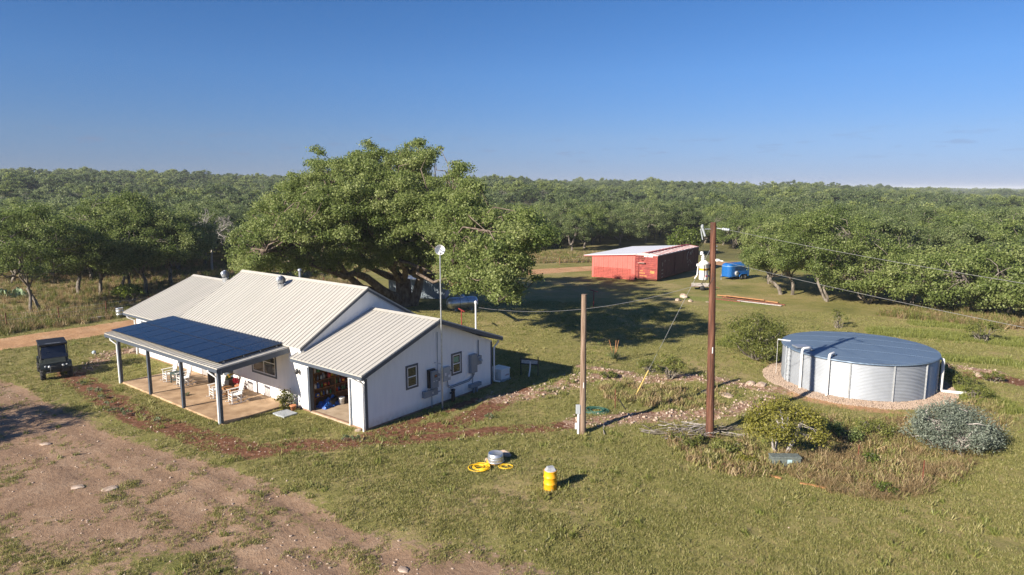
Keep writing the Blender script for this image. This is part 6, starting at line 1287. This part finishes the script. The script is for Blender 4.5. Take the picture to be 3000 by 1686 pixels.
x, y = G(276, 1039); b = MB(); b.lathe([(0, 0)]+[(0.13*math.sin(t), 0.13-0.13*math.cos(t)) for t in np.linspace(0.2, 2.95, 10)]+[(0, 0.26)], (0, 0, 0), 18); b.build('ball', mat('pale_blue_ball', (0.30, 0.42, 0.50), 0.35, var=0.3, scale=4, col2=(0.6, 0.65, 0.68)), None, (x, y, z1(x, y)), 0, 'pale blue ball lying on the grass right of the utility vehicle', 'ball')
x, y = G(352, 930); b = MB(); b.lathe([(0, 0.02), (0.29, 0.0), (0.29, 0.3), (0.305, 0.32), (0.29, 0.34), (0.29, 0.6), (0.305, 0.62), (0.29, 0.64), (0.29, 0.86), (0.30, 0.88), (0.275, 0.88), (0.27, 0.84), (0, 0.84)], (0, 0, 0), 24); b.build('steel_barrel', M['galv'], None, (x, y, z1(x, y)-0.05), 0, 'galvanized barrel at the far left roof corner beside the road', 'barrel')
plank(G(238, 942), G(325, 930), 0.28, 0.22, M['deadwood'], 'grey weathered log lying along the far edge of the ranch road', 'fallen_log', 0.1)
for px, py, zt_, lab in ((1739, 903, 1.62, 'red T shaped clothesline post standing in the tree shadow'), (1352, 0, 1.62, 'red T shaped clothesline post in front of the silver gas tank')):
    x, y = G(px, py) if py else G(1352, 909, 1.62); e = empty('clothesline_post', (x, y, 0), R(60), lab, 'clothesline post', 'clothesline posts'); b = MB(); b.tube([(0, 0, -0.2), (0, 0, zt_)], 0.045, 8); b.build('upright', M['redsteel'], e); b = MB(); b.bar((0, -0.75, zt_), (0, 0.75, zt_), 0.07, 0.07); b.build('crossbar', M['redsteel'], e)
pt = empty('propane_tank', (-17.0, 25.4, 0), R(64), 'silver horizontal gas tank beneath the drooping oak limb', 'gas tank'); Mx = Matrix.Rotation(PI/2, 4, 'Y')
b = MB(); prof = [(0.52*math.sin(t), -1.15-0.36*math.cos(t)) for t in np.linspace(0, PI/2, 7)]+[(0.52, 1.15)]+[(0.52*math.cos(t), 1.15+0.36*math.sin(t)) for t in np.linspace(0.2, PI/2, 6)]
b.lathe(prof, (0, 0, 0.72), 28, M=Mx); b.build('vessel', M['galv'], pt)
for s in (-0.75, 0.75): b = MB(); b.box((s, 0, 0.12), (0.18, 0.9, 0.3)); b.build('saddle', M['elec'], pt); b = MB(); b.tube([(s*0.5, 0.525*math.cos(t), 0.72+0.525*math.sin(t)) for t in np.linspace(0, 2*PI, 25)], 0.012, 5); b.build('strap', M['blackmetal'], pt)
b = MB(); b.lathe([(0.2, 0), (0.2, 0.16), (0.12, 0.22), (0, 0.22)], (0, 0, 1.2), 14); b.build('valve_dome', M['galv'], pt)
shd = empty('corrugated_shed', (-25.6, 28.4, 0), R(33), 'small blue grey corrugated metal shed behind the great oak trunk', 'shed')
b = MB(); n = 44
P_ = []
for k in range(n+1):
    for z in (0, 1.9): P_.append((-2.9+5.8*k/n, -1.2+0.03*(k % 2), z))
b.add(P_, [(2*k, 2*k+2, 2*k+3, 2*k+1) for k in range(n)]); b.build('front_wall', mat('blue_grey_corrugated', (0.24, 0.29, 0.34), 0.5, metal=0.3, var=0.15), shd)
b = MB(); b.box((0, 0.15, 0.95), (5.7, 2.5, 1.88)); b.build('body', M['galvdull'], shd); b = MB(); b.box((0, 0.1, 1.96), (6.0, 3.0, 0.06)); b.build('roof', M['galvdull'], shd)

# ------------------------------------------------------------------ fences
def fence(name, pts, label, step=3.6, h=1.25, m_=None):
    e = empty(name, (pts[0][0], pts[0][1], 0), 0, label, 'fence'); ox, oy = pts[0]; tops = []
    for (x0, y0), (x1, y1) in zip(pts[:-1], pts[1:]):
        n = max(1, int(math.hypot(x1-x0, y1-y0)/step))
        for k in range(n):
            x, y = x0+(x1-x0)*k/n, y0+(y1-y0)*k/n; z = z1(x, y); b = MB(); b.bar((x-ox, y-oy, z-0.2), (x-ox, y-oy, z+h), 0.06, 0.06); b.build('post', m_ or M['rust'], e); tops.append((x-ox, y-oy, z))
    for hz in (0.35, 0.7, 1.1): b = MB(); b.tube([(p[0], p[1], p[2]+hz) for p in tops], 0.006, 4); b.build('wire', M['galvdull'], e)
    return e
fence('wire_fence', [(-40.3, -34), (-40.2, -10), (-39.9, 8), (-39.2, 22), (-36.5, 34), (-32, 41)], 'thin wire fence on steel posts along the left road')
fence('wire_fence', [G(1455, 792), G(1560, 781), G(1640, 777), G(1740, 771), G(1800, 757)], 'wire fence on dark posts left of the coral barn', 4.5)

# ------------------------------------------------------------------ shrubs, small trees, plants
def shrub(name, px, py, h, rx, m_, n, L_, W_, label, seed, stems=7, k=22, lift=0.35, cat='shrub', barkm=None, xy=None, pale=None, dense=1.0, sq=0.8):
    x, y = xy if xy else G(px, py); rg_ = np.random.RandomState(seed); e = empty(name, (x, y, z1(x, y)), 0, label, cat)
    ce, ra = [], []
    for i in range(k):
        d = rg_.normal(0, 1, 3); d /= np.linalg.norm(d); d[2] = abs(d[2])*1.0-0.25; f = rg_.uniform(0.4, 1)**0.6
        ce.append((d[0]*rx*0.78*f, d[1]*rx*0.78*f, h*lift+max(-0.6, d[2])*(h*(1-lift)-0.25*rx)*f)); ra.append(rx*rg_.uniform(0.24, 0.40)*dense)
    V, ti = clump_leaves(ce, ra, n, rg_, L_, W_, sq, 0.35); o = bpy.data.objects.new('foliage', quads_mesh('foliage', V, m_, ti)); COL.objects.link(o); o.parent = e
    b = MB()
    if cat == 'tree' and name == 'young_tree':
        tips = []
        for j in range(stems):
            t_ = np.array([rx*0.42*math.cos(j*2.2+0.6), rx*0.42*math.sin(j*2.2+0.6), h*0.52]); pts = curve_pts((0.08*math.cos(j*2.2), 0.08*math.sin(j*2.2), -0.1), t_, rg_, 6, 0.2); b.tube(pts, list(np.linspace(0.055, 0.025, 6)), 6); tips += pts[2:]
        TP = np.array(tips)
        for c_ in ce:
            i = int(np.argmin(np.linalg.norm(TP-np.array(c_), axis=1))); b.tube(curve_pts(TP[i], c_, rg_, 4, 0.25), [0.02, 0.015, 0.01, 0.004], 4, cap=False)
    for i in range(k if not (cat == 'tree' and name == 'young_tree') else 0):
        j = i % stems; s0 = np.array([0.12*math.cos(j*2.4), 0.12*math.sin(j*2.4), -0.08]); b.tube(curve_pts(s0, ce[i], rg_, 5, 0.25), [0.05*rx/2, 0.042*rx/2, 0.03*rx/2, 0.02*rx/2, 0.008], 5, cap=False)
    b.build('stem', barkm or M['bark'], e); return e
shrub('mesquite_bush', 2215, 1052, 4.0, 2.9, M['mesqleaf'], 13000, 0.15, 0.05, 'large feathery green mesquite bush left of the water tank', 301, 9, 60, 0.30, dense=0.85)
shrub('young_tree', 2290, 1334, 3.25, 2.05, M['yelleaf'], 10500, 0.095, 0.055, 'yellow green small tree with pale stems in front of the water tank', 302, 4, 62, 0.42, 'tree', M['deadwood'], dense=0.82)
shrub('blue_shrub', 2785, 1312, 2.75, 2.2, M['blueleaf'], 20000, 0.085, 0.04, 'big rounded blue grey shrub right of the water tank front', 303, 8, 90, 0.30, barkm=M['deadwood'], dense=0.75)
shrub('small_mesquite', 1962, 1112, 1.75, 1.1, M['mesqleaf'], 1600, 0.11, 0.05, 'small mesquite standing in the rubble between the poles', 304, 4, 16, 0.5)
shrub('small_mesquite', 1898, 1092, 1.1, 0.9, M['mesqleaf'], 1300, 0.11, 0.05, 'low mesquite bush just left of the guy guard top', 305, 5, 14, 0.4)
shrub('sapling', 2452, 962, 1.9, 0.95, M['mesqleaf'], 650, 0.13, 0.05, 'thin open sapling behind the water tank', 306, 3, 14, 0.5, 'tree')
shrub('small_mesquite', 2880, 1004, 1.9, 1.35, M['mesqleaf'], 1900, 0.13, 0.05, 'round mesquite bush on the grass far right behind the tank', 307, 4, 18, 0.5)
shrub('lime_bush', 380, 896, 2.6, 1.75, M['limeleaf'], 3000, 0.17, 0.10, 'bright lime green bush beside the left road barrel', 308, 5, 26, 0.55)
shrub('cedar_tree', 2005, 748, 6.2, 3.6, M['cedarleaf'], 9000, 0.30, 0.16, 'rounded bright green cedar rising behind the boxcar', 309, 3, 60, 0.35, 'tree')
for i, (px, py, h, rx, mm_, lab) in enumerate(((2470, 1288, 0.95, 1.15, 'oakleaf', 'dark low thicket in front of the tank gravel, left part'), (2560, 1275, 0.9, 1.2, 'mesqleaf', 'green low thicket in front of the tank gravel, right part'), (2400, 1250, 0.7, 0.7, 'mesqleaf', 'small green bush behind the yellow green tree'), (2590, 1447, 0.55, 0.5, 'cedarleaf', 'small round bright bush at the lower edge of the dry grass'),
        (2545, 1357, 0.5, 0.5, 'cedarleaf', 'little bright green bush in the middle of the dry grass'), (2850, 1168, 1.0, 1.1, 'mesqleaf', 'bright green bush right of the blue grey shrub top'), (2800, 1128, 1.1, 1.2, 'mesqleaf', 'straggly bush at the end of the white overflow pipe'), (2905, 1120, 0.9, 0.7, 'mesqleaf', 'open bush beside the red soil patch on the right'),
        (2760, 1100, 1.0, 0.9, 'oakleaf', 'dark bush in the shade just right of the tank'), (2130, 1320, 0.6, 0.8, 'mesqleaf', 'weedy bush at the foot of the tall pole, right side'), (2010, 1300, 0.5, 0.9, 'mesqleaf', 'low weeds below the brush pile'), (2190, 1360, 0.45, 0.6, 'yelleaf', 'low yellow green weeds left of the utility box'), (1780, 1110, 0.5, 0.7, 'mesqleaf', 'low weedy clump right of the weathered pole'))):
    shrub('low_bush', px, py, h, rx, M[mm_], int(900*rx*rx+300), 0.10, 0.045, lab, 320+i, 5, 12, 0.45)
for i, (px, py) in enumerate(((238, 1130), (262, 1150), (284, 1152), (298, 1172), (316, 1190), (330, 1212), (352, 1208), (371, 1218), (462, 1240), (1040, 1292), (1435, 1228), (1010, 1290), (545, 1165))):
    shrub('pale_weed', px, py, 0.32, 0.3, M['palegreen'], 220, 0.07, 0.035, 'pale green weed tuft growing at the edge of the mulch', 350+i, 3, 7, 0.5, 'weed')['group'] = 'weeds along the mulch'
yx, yy = G(1800, 1058); yu = empty('yucca', (yx, yy, z1(yx, yy)), 0, 'pale spiky yucca with three tall dry stalks', 'yucca'); rg_ = np.random.RandomState(5); V = []
for k in range(130):
    a = rg_.uniform(0, 2*PI); el = rg_.uniform(0.05, 1.35); d = np.array([math.cos(a)*math.cos(el), math.sin(a)*math.cos(el), math.sin(el)]); s_ = np.array([-math.sin(a), math.cos(a), 0])*0.03; l_ = rg_.uniform(0.5, 0.75); V += [d*0.05-s_, d*0.05+s_, d*l_+s_*0.1, d*l_-s_*0.1]
o = bpy.data.objects.new('leaves', quads_mesh('leaves', np.array(V)+np.array([0, 0, 0.15]), M['palegreen'], rg_.uniform(0, 1, 130))); COL.objects.link(o); o.parent = yu
for a in (-0.45, 0.1, 0.3): b = MB(); b.tube([(a*0.2, 0, 0.3), (a*0.7, a*0.4, 1.35)], 0.022, 5); b.build('stalk', M['straw'] if False else M['newwood'], yu)
# brush pile and dead tree
px_, py_ = G(2040, 1272); bpile = empty('brush_pile', (px_, py_, 0.0), 0, 'tangled pile of grey dead branches at the foot of the tall pole', 'brush pile'); rg_ = random.Random(6)
for k in range(80):
    u, w = rg_.gauss(0, 1.1), rg_.gauss(0, 0.4); a = YAW+rg_.gauss(0, 0.7); l_ = rg_.uniform(0.5, 1.6); cx2, cy2 = u*math.cos(YAW)-w*math.sin(YAW), u*math.sin(YAW)+w*math.cos(YAW); z = rg_.uniform(0.03, 0.45)*math.exp(-u*u*0.5)
    b = MB(); b.tube([(cx2-l_/2*math.cos(a), cy2-l_/2*math.sin(a), z+rg_.uniform(-0.05, 0.1)), (cx2+rg_.gauss(0, .06), cy2+rg_.gauss(0, .06), z+0.05), (cx2+l_/2*math.cos(a), cy2+l_/2*math.sin(a), z+rg_.uniform(-0.05, 0.25))], [0.022, 0.018, 0.007], 5); b.build('branch', M['bark'] if k % 3 else M['deadwood'], bpile)
def branchy(b, p, d, l, r_, rg, depth):
    q = p+d*l; b.tube([p, p+d*l*0.5+np.array([rg.gauss(0, .06)*l for _ in range(3)]), q], [r_, r_*0.85, r_*0.65], 5, cap=False)
    if depth == 0: return
    for k in range(rg.choice((2, 3, 3))):
        d2 = d+np.array([rg.gauss(0, 0.55) for _ in range(3)])+np.array([0, 0, 0.12]); d2 /= np.linalg.norm(d2); branchy(b, q, d2, l*rg.uniform(0.62, 0.85), r_*0.62, rg, depth-1)
x, y = G(622, 792); e = empty('dead_tree', (x, y, z1(x, y)-0.3), 0, 'bare grey dead tree among the oaks left of the great oak', 'tree'); b = MB(); rg_ = random.Random(12); branchy(b, np.array([0, 0, 0.0]), np.array([0.05, 0, 1.0]), 2.6, 0.2, rg_, 6); b.build('branches', M['deadwood'], e)
# prickly pear
for i, (px, py) in enumerate(((18, 874), (48, 872), (78, 870))):
    x, y = G(px, py); rg_ = random.Random(40+i); e = empty('prickly_pear', (x, y, z1(x, y)), 0, ('leftmost pale prickly pear clump at the frame edge under the oak', 'middle pale prickly pear clump behind the roadside fence', 'pale prickly pear clump touching the forked oak trunk')[i], 'cactus')
    for k in range(12):
        b = MB(); b.blob((0, 0, 0), (0.20, 0.05, 0.26), random.Random(k), 2, jag=0.02, smooth_=True); o = b.build('pad', mat('prickly_pear_pad', (0.22, 0.30, 0.17), 0.6, var=0.15) if k == 0 and i == 0 else bpy.data.materials['prickly_pear_pad'], e, (rg_.uniform(-0.7, 0.7), rg_.uniform(-0.5, 0.5), rg_.uniform(0.15, 0.85)), 0); o.rotation_euler = (rg_.uniform(-0.5, 0.5), rg_.uniform(-0.5, 0.5), rg_.uniform(0, 3))
# ------------------------------------------------------------------ the air: thin even haze over the whole country
hb = MB(); hb.box((0, 0, 6.0), (21000, 21000, 36.0))
m = bpy.data.materials.new('thin_haze'); m.use_nodes = True; nt = m.node_tree; N = nt.nodes; N.remove(N['Principled BSDF'])
pv = N.new('ShaderNodeVolumePrincipled'); pv.inputs['Color'].default_value = (0.86, 0.92, 1.0, 1); pv.inputs['Density'].default_value = 0.00022; pv.inputs['Anisotropy'].default_value = 0.0
nt.links.new(pv.outputs[0], N['Material Output'].inputs['Volume']); m.cycles.homogeneous_volume = True
hz = hb.build('haze', m, None, kind='stuff', label='thin even haze paling the far woods'); hz.visible_shadow = True
